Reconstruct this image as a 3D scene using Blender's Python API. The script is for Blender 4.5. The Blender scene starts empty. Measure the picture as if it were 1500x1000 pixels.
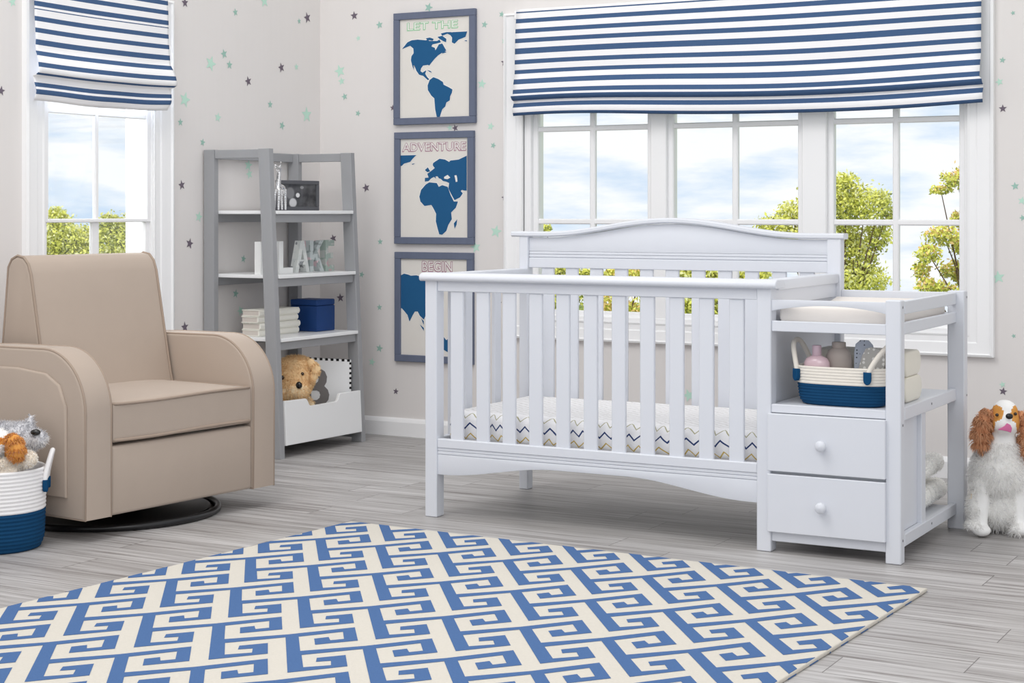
import bpy, bmesh, math, random
from mathutils import Vector, Matrix, Quaternion
random.seed(7)
C = bpy.context.scene.collection
PI = math.pi

# ------------------------------------------------------------------ camera frame (level camera, 58.8 mm, view shifted down)
F, HZ, H = 2450.0, 310.0, 1.13
TH = math.atan(1350 / F); CT, ST = math.cos(TH), math.sin(TH)
def at(u, v, d):
    r = d * (u - 750) / F
    return Vector((-ST * d + CT * r, CT * d + ST * r, H - d * (v - HZ) / F))
def onX(u, v, X):
    k = (u - 750) / F; d = X / (-ST + CT * k); return at(u, v, d)
def onY(u, v, Y):
    k = (u - 750) / F; d = Y / (CT + ST * k); return at(u, v, d)

# ------------------------------------------------------------------ materials
def lin(c):
    out = []
    for x in c[:3]:
        x /= 255.0
        out.append(x / 12.92 if x <= 0.04045 else ((x + 0.055) / 1.055) ** 2.4)
    return (*out, 1.0)
class NT:
    def __init__(s, m): s.t = m.node_tree; s.n = s.t.nodes; s.l = s.t.links
    def new(s, ty, **kw):
        n = s.n.new(ty)
        for k, v in kw.items(): setattr(n, k, v)
        return n
    def set(s, sock, v):
        if hasattr(v, 'is_output') or isinstance(v, bpy.types.NodeSocket): s.l.new(v, sock)
        else: sock.default_value = v
    def math(s, op, a, b=0.0, c=None):
        n = s.new('ShaderNodeMath', operation=op); s.set(n.inputs[0], a); s.set(n.inputs[1], b)
        if c is not None: s.set(n.inputs[2], c)
        return n.outputs[0]
    def mix(s, f, a, b):
        n = s.new('ShaderNodeMix', data_type='RGBA'); s.set(n.inputs[0], f); s.set(n.inputs[6], a); s.set(n.inputs[7], b)
        return n.outputs[2]
    def noise(s, vec, scale, detail=2.0, rough=0.5, dim='3D'):
        n = s.new('ShaderNodeTexNoise', noise_dimensions=dim)
        if vec is not None: s.l.new(vec, n.inputs['Vector'])
        n.inputs['Scale'].default_value = scale; n.inputs['Detail'].default_value = detail; n.inputs['Roughness'].default_value = rough
        return n.outputs[0]
    def obj(s): return s.new('ShaderNodeTexCoord').outputs['Object']
    def mapping(s, vec, scale=(1, 1, 1), loc=(0, 0, 0), rot=(0, 0, 0)):
        n = s.new('ShaderNodeMapping'); s.l.new(vec, n.inputs[0]); n.inputs[1].default_value = loc; n.inputs[2].default_value = rot; n.inputs[3].default_value = scale
        return n.outputs[0]
    def sep(s, vec):
        n = s.new('ShaderNodeSeparateXYZ'); s.l.new(vec, n.inputs[0]); return n.outputs
    def ramp(s, f, stops):
        n = s.new('ShaderNodeMapRange'); s.set(n.inputs[0], f); n.inputs[1].default_value, n.inputs[2].default_value = stops
        return n.outputs[0]
def base_mat(name, rough=0.5, spec=0.5):
    m = bpy.data.materials.new(name); m.use_nodes = True
    b = m.node_tree.nodes['Principled BSDF']; b.inputs['Roughness'].default_value = rough
    b.inputs['Specular IOR Level'].default_value = spec
    return m, NT(m), b
def mat(name, col, rough=0.5, spec=0.4, var=0.04, scale=30.0, bump=0.0, bscale=200.0, metal=0.0, sheen=0.0, stretch=(1, 1, 1), coat=0.0):
    m, t, b = base_mat(name, rough, spec)
    c = lin(col); vec = t.mapping(t.obj(), stretch)
    n = t.noise(vec, scale, 3.0)
    lo = tuple(x * (1 - var) for x in c[:3]) + (1,); hi = tuple(min(1, x * (1 + var)) for x in c[:3]) + (1,)
    t.l.new(t.mix(n, lo, hi), b.inputs['Base Color'])
    b.inputs['Metallic'].default_value = metal
    if sheen: b.inputs['Sheen Weight'].default_value = sheen; b.inputs['Sheen Roughness'].default_value = 0.4
    if coat: b.inputs['Coat Weight'].default_value = coat
    if bump:
        bn = t.new('ShaderNodeBump'); bn.inputs['Strength'].default_value = bump; bn.inputs['Distance'].default_value = 0.002
        t.l.new(t.noise(vec, bscale, 2.0), bn.inputs['Height']); t.l.new(bn.outputs[0], b.inputs['Normal'])
    return m
M = {}
M['wall'] = mat('wall_paint', (229, 225, 223), 0.75, 0.2, 0.012, 3.0, 0.05, 60, stretch=(12, 12, 0.4))
M['trim'] = mat('trim_white', (247, 247, 248), 0.4, 0.4, 0.006, 6)
M['crib'] = mat('crib_white', (219, 222, 229), 0.38, 0.45, 0.008, 5)
M['shelfgray'] = mat('shelf_gray_paint', (160, 161, 164), 0.5, 0.35, 0.03, 8, stretch=(3, 3, 1))
M['shelfwhite'] = mat('shelf_white', (243, 244, 245), 0.3, 0.5, 0.008, 5)
M['starD'] = mat('star_plum', (116, 106, 118), 0.8, 0.1, 0.03)
M['starM'] = mat('star_mint', (194, 228, 212), 0.8, 0.1, 0.03)
M['starT'] = mat('star_teal', (160, 196, 184), 0.8, 0.1, 0.03)
M['frame'] = mat('poster_frame_gray', (104, 112, 133), 0.6, 0.3, 0.08, 12, stretch=(4, 4, 1))
M['paper'] = mat('poster_paper', (229, 225, 219), 0.8, 0.2, 0.012)
M['halo'] = mat('poster_halo', (240, 238, 234), 0.8, 0.2, 0.01)
M['land'] = mat('poster_blue', (36, 92, 138), 0.8, 0.2, 0.05, 40)
M['mintink'] = mat('poster_mint_ink', (158, 206, 166), 0.8, 0.2, 0.03)
M['mauve'] = mat('poster_mauve_ink', (178, 140, 154), 0.8, 0.2, 0.03)
M['navystripe'] = mat('blind_navy', (72, 98, 136), 0.85, 0.15, 0.06, 60, 0.2, 600)
M['whitestripe'] = mat('blind_white', (248, 247, 249), 0.85, 0.15, 0.01, 40, 0.2, 600)
M['chair'] = mat('chair_taupe_fabric', (180, 165, 152), 0.85, 0.15, 0.03, 9, 0.25, 500, sheen=0.2)
M['piping'] = mat('chair_piping', (164, 147, 133), 0.85, 0.15, 0.03, 9)
M['blackmetal'] = mat('black_metal', (22, 22, 24), 0.3, 0.5, 0.1)
M['rope'] = mat('rope_white', (240, 238, 238), 0.85, 0.15, 0.03, 50, 0.3, 300)
M['ropecream'] = mat('rope_cream', (232, 226, 216), 0.85, 0.15, 0.04, 50, 0.3, 300)
M['ropenavy'] = mat('rope_navy', (18, 66, 104), 0.85, 0.15, 0.08, 50, 0.3, 300)
M['felt'] = mat('felt_navy', (22, 72, 112), 0.9, 0.1, 0.06, 80)
M['black'] = mat('black_plastic', (16, 16, 18), 0.25, 0.6, 0.1)
M['eye'] = mat('brown_eye', (50, 32, 20), 0.15, 0.6, 0.1)
M['silver'] = mat('silver_chrome', (235, 235, 236), 0.12, 0.6, 0.02, metal=1.0)
M['dkframe'] = mat('dark_gray_frame', (88, 89, 94), 0.5, 0.4, 0.06, 40)
M['book'] = mat('book_cream', (240, 238, 229), 0.6, 0.3, 0.012, 20)
M['pages'] = mat('book_pages', (212, 204, 196), 0.8, 0.2, 0.03, 40, stretch=(1, 1, 20))
M['bluebox'] = mat('box_navy', (20, 62, 122), 0.55, 0.35, 0.05, 30)
M['board'] = mat('foam_white', (240, 241, 242), 0.6, 0.3, 0.01)
M['letterB'] = mat('foam_gray', (128, 124, 123), 0.7, 0.2, 0.03)
M['checkblack'] = mat('foam_black', (24, 23, 24), 0.7, 0.2, 0.03)
M['screw'] = mat('screw_steel', (150, 150, 155), 0.35, 0.5, 0.05, metal=0.8)
M['pink'] = mat('bottle_pink', (226, 196, 204), 0.18, 0.6, 0.02, coat=0.6)
M['pinkcap'] = mat('bottle_pink_cap', (206, 180, 192), 0.3, 0.5, 0.02)
M['taupe'] = mat('bottle_taupe', (186, 175, 168), 0.4, 0.4, 0.02)
M['towel'] = mat('towel_cream', (240, 235, 222), 0.9, 0.1, 0.02, 40, 0.4, 250, sheen=0.3)
M['pad'] = mat('pad_cream', (238, 232, 226), 0.85, 0.15, 0.02, 12, 0.25, 60)
M['fleece'] = mat('fleece_ivory', (253, 251, 246), 0.95, 0.05, 0.05, 60)
M['furwhite'] = mat('fur_white', (250, 249, 247), 0.9, 0.1, 0.06, 40)
M['furgray'] = mat('fur_gray', (224, 224, 227), 0.9, 0.1, 0.14, 60)
M['furdark'] = mat('fur_dark_gray', (168, 169, 176), 0.9, 0.1, 0.14, 60)
M['furbrown'] = mat('fur_brown', (208, 150, 112), 0.9, 0.1, 0.22, 70)
M['furrust'] = mat('fur_rust', (226, 176, 138), 0.9, 0.1, 0.15, 70)
M['furorange'] = mat('fur_orange', (222, 158, 84), 0.9, 0.1, 0.14, 70)
M['furtan'] = mat('fur_tan', (240, 208, 162), 0.9, 0.1, 0.12, 60)
M['furlight'] = mat('fur_light_tan', (248, 226, 192), 0.9, 0.1, 0.12, 60)
M['furcream'] = mat('fur_cream', (244, 234, 220), 0.9, 0.1, 0.06, 60)
M['tongue'] = mat('tongue_pink', (214, 112, 160), 0.6, 0.3, 0.04)
M['rugcream'] = mat('rug_cream', (210, 205, 195), 0.95, 0.05, 0.06, 140, 0.6, 500)
M['rugblue'] = mat('rug_blue', (80, 110, 156), 0.95, 0.05, 0.08, 140, 0.6, 500)
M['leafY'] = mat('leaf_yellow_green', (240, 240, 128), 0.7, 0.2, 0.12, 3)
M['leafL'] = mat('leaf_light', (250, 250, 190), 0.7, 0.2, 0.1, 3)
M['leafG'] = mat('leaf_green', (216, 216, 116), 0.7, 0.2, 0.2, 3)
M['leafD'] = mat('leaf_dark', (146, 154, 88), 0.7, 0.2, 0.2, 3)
M['leafO'] = mat('leaf_orange', (238, 204, 140), 0.7, 0.2, 0.12, 3)
M['bark'] = mat('bark', (108, 88, 74), 0.9, 0.1, 0.2, 8, stretch=(6, 6, 1))
M['lawn'] = mat('lawn_green', (150, 170, 96), 0.95, 0.1, 0.2, 1.5)

def blade_mat(name, col):
    m = mat(name, col, 0.9, 0.05, 0.04, 40); t = NT(m); b = t.n['Principled BSDF']; o = next(n for n in t.n if n.type == 'OUTPUT_MATERIAL')
    tr = t.new('ShaderNodeBsdfTranslucent'); tr.inputs[0].default_value = lin(col); mx = t.new('ShaderNodeMixShader'); mx.inputs[0].default_value = 0.5
    t.l.new(b.outputs[0], mx.inputs[1]); t.l.new(tr.outputs[0], mx.inputs[2]); t.l.new(mx.outputs[0], o.inputs[0]); return m
M['blade'] = blade_mat('fur_strands_white', (254, 253, 251)); M['bladegray'] = blade_mat('fur_strands_gray', (226, 226, 229)); M['bladetan'] = blade_mat('fur_strands_tan', (246, 218, 174))
def glass_mat():
    m = bpy.data.materials.new('window_glass'); m.use_nodes = True; t = NT(m); t.n.clear()
    o = t.new('ShaderNodeOutputMaterial'); mx = t.new('ShaderNodeMixShader'); tr = t.new('ShaderNodeBsdfTransparent'); gl = t.new('ShaderNodeBsdfGlossy')
    fr = t.new('ShaderNodeFresnel'); fr.inputs[0].default_value = 1.25
    n = t.noise(t.obj(), 2.0); gl.inputs['Roughness'].default_value = 0.02
    t.l.new(t.mix(n, (0.97, 0.99, 1, 1), (1, 1, 1, 1)), tr.inputs[0])
    t.l.new(fr.outputs[0], mx.inputs[0]); t.l.new(tr.outputs[0], mx.inputs[1]); t.l.new(gl.outputs[0], mx.inputs[2]); t.l.new(mx.outputs[0], o.inputs[0])
    return m
M['glass'] = glass_mat()

def floor_mat():
    m, t, b = base_mat('floor_gray_planks', 0.42, 0.4)
    x, y, z = t.sep(t.obj())
    W, L = 0.165, 1.25
    row = t.math('FLOOR', t.math('DIVIDE', y, W)); fy = t.math('FRACT', t.math('DIVIDE', y, W))
    wn = t.new('ShaderNodeTexWhiteNoise', noise_dimensions='1D'); t.l.new(row, wn.inputs['W'])
    xs = t.math('ADD', t.math('DIVIDE', x, L), t.math('MULTIPLY', wn.outputs[0], 7.31))
    fx = t.math('FRACT', xs); cell = t.math('ADD', t.math('FLOOR', xs), t.math('MULTIPLY', row, 17.7))
    w2 = t.new('ShaderNodeTexWhiteNoise', noise_dimensions='1D'); t.l.new(cell, w2.inputs['W'])
    cmb = t.new('ShaderNodeCombineXYZ'); t.l.new(t.math('MULTIPLY', x, 2.2), cmb.inputs[0]); t.l.new(t.math('MULTIPLY', y, 64), cmb.inputs[1]); t.l.new(t.math('MULTIPLY', cell, 3.13), cmb.inputs[2])
    g = t.noise(cmb.outputs[0], 1.0, 5.0, 0.62)
    cm2 = t.new('ShaderNodeCombineXYZ'); t.l.new(t.math('MULTIPLY', x, 0.9), cm2.inputs[0]); t.l.new(t.math('MULTIPLY', y, 9), cm2.inputs[1]); t.l.new(t.math('MULTIPLY', cell, 1.7), cm2.inputs[2])
    g2 = t.noise(cm2.outputs[0], 1.0, 4.0, 0.6)
    f = t.math('ADD', t.math('MULTIPLY', g, 1.0), t.math('MULTIPLY', g2, 0.6)); f = t.math('ADD', f, t.math('MULTIPLY', w2.outputs[0], 0.07))
    fac = t.ramp(f, (0.62, 1.08))
    col = t.mix(fac, lin((138, 134, 132)), lin((198, 196, 195)))
    streak = t.ramp(g, (0.32, 0.41)); col = t.mix(streak, lin((122, 116, 113)), col)
    e = t.math('MINIMUM', t.math('MULTIPLY', t.math('MINIMUM', fy, t.math('SUBTRACT', 1.0, fy)), W), t.math('MULTIPLY', t.math('MINIMUM', fx, t.math('SUBTRACT', 1.0, fx)), L))
    gap = t.ramp(e, (0.0004, 0.0022)); col = t.mix(gap, lin((104, 100, 98)), col)
    t.l.new(col, b.inputs['Base Color'])
    bn = t.new('ShaderNodeBump'); bn.inputs['Strength'].default_value = 0.25; bn.inputs['Distance'].default_value = 0.002
    t.l.new(t.math('ADD', t.math('MULTIPLY', g, 0.5), gap), bn.inputs['Height']); t.l.new(bn.outputs[0], b.inputs['Normal'])
    return m
M['floor'] = floor_mat()

def zigzag_mat():
    m, t, b = base_mat('zigzag_sheet', 0.85, 0.15)
    x, y, z = t.sep(t.obj())
    w = t.math('ADD', z, t.math('MAXIMUM', t.math('SUBTRACT', y, 0.012), 0.0))         # unrolled over the front edge
    n = t.noise(t.obj(), 7.0, 1.0)
    p = t.math('ADD', t.math('MULTIPLY', x, 22.0), t.math('MULTIPLY', n, 1.6))
    tri = t.math('ABSOLUTE', t.math('SUBTRACT', t.math('FRACT', p), 0.5))       # 0..0.5
    zz = t.math('MULTIPLY', t.math('SUBTRACT', tri, 0.25), 0.042)
    col = t.mix(t.noise(t.obj(), 30), lin((240, 239, 240)), lin((248, 247, 247)))
    def line(c0, th, rgb):
        d = t.math('ABSOLUTE', t.math('SUBTRACT', t.math('ADD', w, zz), c0))
        return t.math('LESS_THAN', d, th), lin(rgb)
    for c0, th, rgb in ((0.108, 0.0022, (176, 172, 140)), (0.070, 0.0036, (46, 66, 112)), (0.032, 0.0027, (204, 176, 96)), (0.004, 0.003, (170, 196, 220))):
        k, r = line(c0, th, rgb); col = t.mix(k, col, r)
    # thin grey wavy rows over the top
    yy = t.math('ADD', w, t.math('MULTIPLY', zz, 0.6)); fr = t.math('ABSOLUTE', t.math('SUBTRACT', t.math('FRACT', t.math('DIVIDE', yy, 0.034)), 0.5))
    k = t.math('MULTIPLY', t.math('LESS_THAN', fr, 0.13), t.math('GREATER_THAN', w, 0.128)); k = t.math('MULTIPLY', k, 0.55)
    col = t.mix(k, col, lin((168, 164, 156)))
    t.l.new(col, b.inputs['Base Color']); return m
M['zigzag'] = zigzag_mat()

def dots_mat(name, base, dot, scale, r):
    m, t, b = base_mat(name, 0.85, 0.15)
    v = t.new('ShaderNodeTexVoronoi'); t.l.new(t.obj(), v.inputs['Vector']); v.inputs['Scale'].default_value = scale; v.inputs['Randomness'].default_value = 0.35
    t.l.new(t.mix(t.math('LESS_THAN', v.outputs['Distance'], r), lin(base), lin(dot)), b.inputs['Base Color']); return m
M['clothgray'] = dots_mat('cloth_gray_dots', (196, 194, 190), (244, 243, 240), 62, 0.33)
M['clothblue'] = dots_mat('cloth_blue_dots', (200, 208, 222), (74, 80, 96), 70, 0.17)

def collage_mat(name, a, b2, c2):
    m, t, b = base_mat(name, 0.6, 0.3)
    v = t.new('ShaderNodeTexVoronoi', distance='CHEBYCHEV'); t.l.new(t.obj(), v.inputs['Vector']); v.inputs['Scale'].default_value = 32
    sp = t.new('ShaderNodeSeparateColor'); t.l.new(v.outputs['Color'], sp.inputs[0])
    col = t.mix(t.math('GREATER_THAN', sp.outputs[0], 0.62), lin(a), lin(b2)); col = t.mix(t.math('GREATER_THAN', sp.outputs[1], 0.74), col, lin(c2))
    t.l.new(col, b.inputs['Base Color']); return m
M['colW'] = mat('letter_white', (240, 241, 240), 0.6, 0.3, 0.02)
M['colA'] = collage_mat('letter_collage_pale', (214, 218, 216), (224, 227, 224), (150, 154, 156))
M['colK'] = collage_mat('letter_collage_pink', (196, 204, 204), (160, 170, 170), (222, 196, 202))
M['colE'] = collage_mat('letter_collage_green', (168, 184, 176), (196, 200, 196), (196, 168, 172))

def photo_mat():
    m, t, b = base_mat('bw_photo', 0.3, 0.5)
    x, y, z = t.sep(t.obj())
    n = t.noise(t.obj(), 22, 3.0)
    col = t.mix(t.ramp(n, (0.35, 0.75)), lin((54, 54, 57)), lin((104, 104, 107)))
    def blob(cy, cz, ry, rz, rgb, col):
        d = t.math('ADD', t.math('POWER', t.math('DIVIDE', t.math('SUBTRACT', x, cy), ry), 2.0), t.math('POWER', t.math('DIVIDE', t.math('SUBTRACT', z, cz), rz), 2.0))
        k = t.math('SUBTRACT', 1.0, t.math('MINIMUM', t.math('MAXIMUM', t.math('MULTIPLY', t.math('SUBTRACT', d, 0.6), 2.0), 0.0), 1.0))
        return t.mix(k, col, lin(rgb))
    col = blob(-0.055, 0.085, 0.032, 0.03, (128, 128, 130), col); col = blob(0.0, 0.075, 0.015, 0.012, (226, 226, 226), col)
    col = blob(-0.035, 0.038, 0.028, 0.024, (206, 206, 208), col); col = blob(0.03, 0.113, 0.014, 0.008, (150, 150, 152), col)
    t.l.new(col, b.inputs['Base Color']); return m
M['photo'] = photo_mat()

# ------------------------------------------------------------------ mesh builder
def merge(bm, tmp, mi, mx=None):
    if mx is not None: bmesh.ops.transform(tmp, matrix=mx, verts=tmp.verts)
    base = {}
    for v in tmp.verts: base[v] = bm.verts.new(v.co)
    for f in tmp.faces:
        try:
            nf = bm.faces.new([base[v] for v in f.verts]); nf.material_index = mi
        except ValueError: pass
    tmp.free()
class MB:
    def __init__(s): s.bm = bmesh.new()
    def box(s, x0, x1, y0, y1, z0, z1, bev=0.003, mi=0, seg=1, mx=None):
        t = bmesh.new(); bmesh.ops.create_cube(t, size=1.0)
        for v in t.verts: v.co = Vector(((x0 + x1) / 2 + v.co.x * (x1 - x0), (y0 + y1) / 2 + v.co.y * (y1 - y0), (z0 + z1) / 2 + v.co.z * (z1 - z0)))
        if bev > 0: bmesh.ops.bevel(t, geom=t.edges[:], offset=min(bev, 0.45 * min(abs(x1 - x0), abs(y1 - y0), abs(z1 - z0))), segments=seg, profile=0.5, affect='EDGES')
        merge(s.bm, t, mi, mx); return s
    def prism(s, pts, fn, a, b, bev=0.0, mi=0, seg=2, mx=None, triangulate=False):
        """pts: 2-D outline; fn(p, q, t) -> point; extruded from t=a to t=b"""
        t = bmesh.new(); n = len(pts)
        A = [t.verts.new(fn(p, q, a)) for p, q in pts]; B = [t.verts.new(fn(p, q, b)) for p, q in pts]
        fa = t.faces.new(A); fb = t.faces.new(B[::-1])
        for i in range(n): t.faces.new((A[i], B[i], B[(i + 1) % n], A[(i + 1) % n]))
        bmesh.ops.recalc_face_normals(t, faces=t.faces[:])
        if bev > 0:
            bmesh.ops.bevel(t, geom=list(set(fa.edges[:] + fb.edges[:])), offset=bev, segments=seg, profile=0.5, affect='EDGES')
        if triangulate: bmesh.ops.triangulate(t, faces=[f for f in t.faces if len(f.verts) > 4])
        merge(s.bm, t, mi, mx); return s
    def flat(s, pts3, mi=0):
        t = bmesh.new(); vs = [t.verts.new(p) for p in pts3]; es = [t.edges.new((vs[i], vs[(i + 1) % len(vs)])) for i in range(len(vs))]
        bmesh.ops.triangle_fill(t, use_beauty=True, edges=es, normal=(0, -1, 0)); merge(s.bm, t, mi); return s
    def tube(s, path, r, seg=8, closed=False, mi=0, flat=1.0, up=None, caps=True):
        path = [Vector(p) for p in path]; n = len(path); t = bmesh.new(); rings = []
        rad = r if isinstance(r, (list, tuple)) else [r] * n
        prev = None
        for i, p in enumerate(path):
            a = path[(i - 1) % n] if (closed or i > 0) else p; b = path[(i + 1) % n] if (closed or i < n - 1) else p
            d = (b - a).normalized()
            if prev is None:
                ref = Vector(up) if up else (Vector((0, 0, 1)) if abs(d.z) < 0.9 else Vector((1, 0, 0)))
                u = d.cross(ref).normalized()
            else: u = (prev - d * prev.dot(d)).normalized()
            prev = u; w = d.cross(u)
            rings.append([t.verts.new(p + (u * math.cos(2 * PI * k / seg) * flat + w * math.sin(2 * PI * k / seg)) * rad[i]) for k in range(seg)])
        for i in range(n if closed else n - 1):
            A, B = rings[i], rings[(i + 1) % n]
            for k in range(seg): t.faces.new((A[k], A[(k + 1) % seg], B[(k + 1) % seg], B[k]))
        if not closed and caps: t.faces.new(rings[0][::-1]); t.faces.new(rings[-1])
        merge(s.bm, t, mi); return s
    def lathe(s, prof, cx, cy, sx=1.0, sy=1.0, seg=48, mi=0, rot=0.0, z0=0.0, sq=2.0):
        """prof: (radius, z[, mat]); sq > 2 gives a rounded-rectangle section"""
        t = bmesh.new(); rings = []; mis = []
        for pr in prof:
            r, z = pr[0], pr[1]; mis.append(pr[2] if len(pr) > 2 else mi); ring = []
            for k in range(seg):
                a = 2 * PI * k / seg; c, q = math.cos(a), math.sin(a)
                if sq != 2.0: c = math.copysign(abs(c) ** (2 / sq), c); q = math.copysign(abs(q) ** (2 / sq), q)
                x, y = r * sx * c, r * sy * q
                ring.append(t.verts.new((cx + x * math.cos(rot) - y * math.sin(rot), cy + x * math.sin(rot) + y * math.cos(rot), z + z0)))
            rings.append(ring)
        fm = {}
        for i in range(len(rings) - 1):
            for k in range(seg): fm[t.faces.new((rings[i][k], rings[i][(k + 1) % seg], rings[i + 1][(k + 1) % seg], rings[i + 1][k]))] = mis[i]
        t.faces.ensure_lookup_table()
        if prof[0][0] > 1e-6: fm[t.faces.new(rings[0][::-1])] = mis[0]
        if prof[-1][0] > 1e-6: fm[t.faces.new(rings[-1])] = mis[-1]
        bmesh.ops.recalc_face_normals(t, faces=t.faces[:])
        base = {v: s.bm.verts.new(v.co) for v in t.verts}
        for f, k in fm.items():
            nf = s.bm.faces.new([base[v] for v in f.verts]); nf.material_index = k
        t.free(); return s
    def ell(s, c, r, rot=None, mi=0, seg=20, rings=12):
        t = bmesh.new(); bmesh.ops.create_uvsphere(t, u_segments=seg, v_segments=rings, radius=1.0)
        mx = Matrix.Translation(Vector(c)) @ (rot.to_4x4() if rot is not None else Matrix.Identity(4)) @ Matrix.Diagonal((*r, 1.0))
        merge(s.bm, t, mi, mx); return s
    def build(s, name, mats, parent=None, smooth=35, loc=None, local=False):
        """world-space points are moved into the parent's frame unless local"""
        me = bpy.data.meshes.new(name)
        o = bpy.data.objects.new(name, me); C.objects.link(o)
        if parent is not None:
            o.parent = parent
            if not local: bmesh.ops.transform(s.bm, matrix=WM[parent.name].inverted(), verts=s.bm.verts)
            WM[o.name] = WM[parent.name]
        elif loc is not None:
            o.location = loc; WM[o.name] = Matrix.Translation(loc)
            if not local: bmesh.ops.translate(s.bm, vec=-Vector(loc), verts=s.bm.verts)
        else: WM[o.name] = Matrix.Identity(4)
        s.bm.to_mesh(me); s.bm.free()
        for m in (mats if isinstance(mats, (list, tuple)) else [mats]): me.materials.append(M[m])
        if smooth:
            for p in me.polygons: p.use_smooth = True
            me.set_sharp_from_angle(angle=math.radians(smooth))
        return o
WM = {}
def tag(o, label, cat, group=None, kind=None):
    if label: o['label'] = label
    if cat: o['category'] = cat
    if group: o['group'] = group
    if kind: o['kind'] = kind
    return o
def thing(name, loc, label, cat, group=None, rz=0.0, kind=None):
    o = bpy.data.objects.new(name, None); C.objects.link(o); o.location = loc; o.rotation_euler = (0, 0, rz); o.empty_display_size = 0.05
    WM[o.name] = Matrix.Translation(Vector(loc)) @ Matrix.Rotation(rz, 4, 'Z')
    return tag(o, label, cat, group, kind)
def rawmesh(name, verts, faces, mats, parent=None, fmi=None, loc=None, smooth=True):
    me = bpy.data.meshes.new(name)
    if parent is not None: inv = WM[parent.name].inverted(); verts = [inv @ Vector(v) for v in verts]
    elif loc is not None: verts = [Vector(v) - Vector(loc) for v in verts]
    me.from_pydata([tuple(v) for v in verts], [], faces); me.update()
    for m in mats: me.materials.append(M[m])
    if fmi: me.polygons.foreach_set('material_index', fmi)
    if smooth: me.polygons.foreach_set('use_smooth', [True] * len(faces))
    o = bpy.data.objects.new(name, me); C.objects.link(o)
    if parent is not None: o.parent = parent; WM[o.name] = WM[parent.name]
    elif loc is not None: o.location = loc; WM[o.name] = Matrix.Translation(loc)
    return o
XZ = lambda p, q, t: (p, t, q)      # outline in x,z extruded along y
YZ = lambda p, q, t: (t, p, q)      # outline in y,z extruded along x
XY = lambda p, q, t: (p, q, t)

# continuous soft bodies: ellipsoids and capsules fused by voxel remesh
def soft_body(parts, voxel=0.006, smooth_it=4):
    mb = MB()
    for p in parts:
        if p[0] == 'e': mb.ell(p[1], p[2], p[3] if len(p) > 3 else None, seg=24, rings=16)
        else:
            a, b, ra, rb = Vector(p[1]), Vector(p[2]), p[3], p[4]
            n = 8
            for i in range(n + 1): mb.ell(a.lerp(b, i / n), (ra + (rb - ra) * i / n,) * 3, seg=16, rings=10)
    me = bpy.data.meshes.new('tmp'); mb.bm.to_mesh(me); mb.bm.free()
    o = bpy.data.objects.new('tmp', me); C.objects.link(o)
    md = o.modifiers.new('r', 'REMESH'); md.mode = 'VOXEL'; md.voxel_size = voxel
    dg = bpy.context.evaluated_depsgraph_get(); ev = o.evaluated_get(dg); me2 = bpy.data.meshes.new_from_object(ev)
    bm = bmesh.new(); bm.from_mesh(me2)
    for _ in range(smooth_it): bmesh.ops.smooth_vert(bm, verts=bm.verts[:], factor=0.5, use_axis_x=True, use_axis_y=True, use_axis_z=True)
    bpy.data.objects.remove(o); bpy.data.meshes.remove(me); bpy.data.meshes.remove(me2)
    r = MB(); r.bm.free(); r.bm = bm
    return r
def paint(mb, fn):
    for f in mb.bm.faces: f.material_index = fn(f.calc_center_median(), f.normal)
    return mb
def fur_from(bm, count, length, width, fn=None, keep=None, grav=0.5, curl=0.3, rnd=None):
    """thin bent blades over the faces of bm -> verts, faces, material indices"""
    rnd = rnd or random.Random(3)
    bm.faces.ensure_lookup_table(); bm.normal_update()
    fs = [f for f in bm.faces if keep is None or keep(f.calc_center_median(), f.normal)]
    ar = [f.calc_area() for f in fs]; V, Fc, MI = [], [], []
    for f in rnd.choices(fs, ar, k=count):
        vs = f.verts; w = [rnd.random() for _ in vs]; sw = sum(w)
        p = sum((v.co * k for v, k in zip(vs, w)), Vector()) / sw; n = f.normal
        L = length(p) if callable(length) else length; L *= rnd.uniform(0.6, 1.15)
        d = (n + Vector((rnd.gauss(0, curl), rnd.gauss(0, curl), rnd.gauss(0, curl))) * 1.0).normalized()
        side = d.cross(Vector((rnd.gauss(0, 1), rnd.gauss(0, 1), rnd.gauss(0, 1)))).normalized() * width * rnd.uniform(0.7, 1.2)
        g = Vector((0, 0, -grav))
        p1 = p + d * L * 0.5 + g * L * 0.15; d2 = (d + g * 1.6 + Vector((rnd.gauss(0, curl), rnd.gauss(0, curl), rnd.gauss(0, curl))) * 0.8).normalized(); p2 = p1 + d2 * L * 0.55
        k = len(V); V += [p - side - n * 0.002, p + side - n * 0.002, p1 - side * 0.8, p1 + side * 0.8, p2]
        Fc += [(k, k + 1, k + 3, k + 2), (k + 2, k + 3, k + 4)]
        m = fn(p, rnd) if fn else 0; MI += [m, m]
    return V, Fc, MI

# ------------------------------------------------------------------ the room
XW, YW = -5.06, 7.12
mb = MB(); mb.box(XW - 0.2, 3.2, -2.5, YW + 0.2, -0.12, 0.0, 0)
tag(mb.build('floor', 'floor', smooth=0), 'grey weathered wood plank floor', 'floor', kind='structure')

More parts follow.
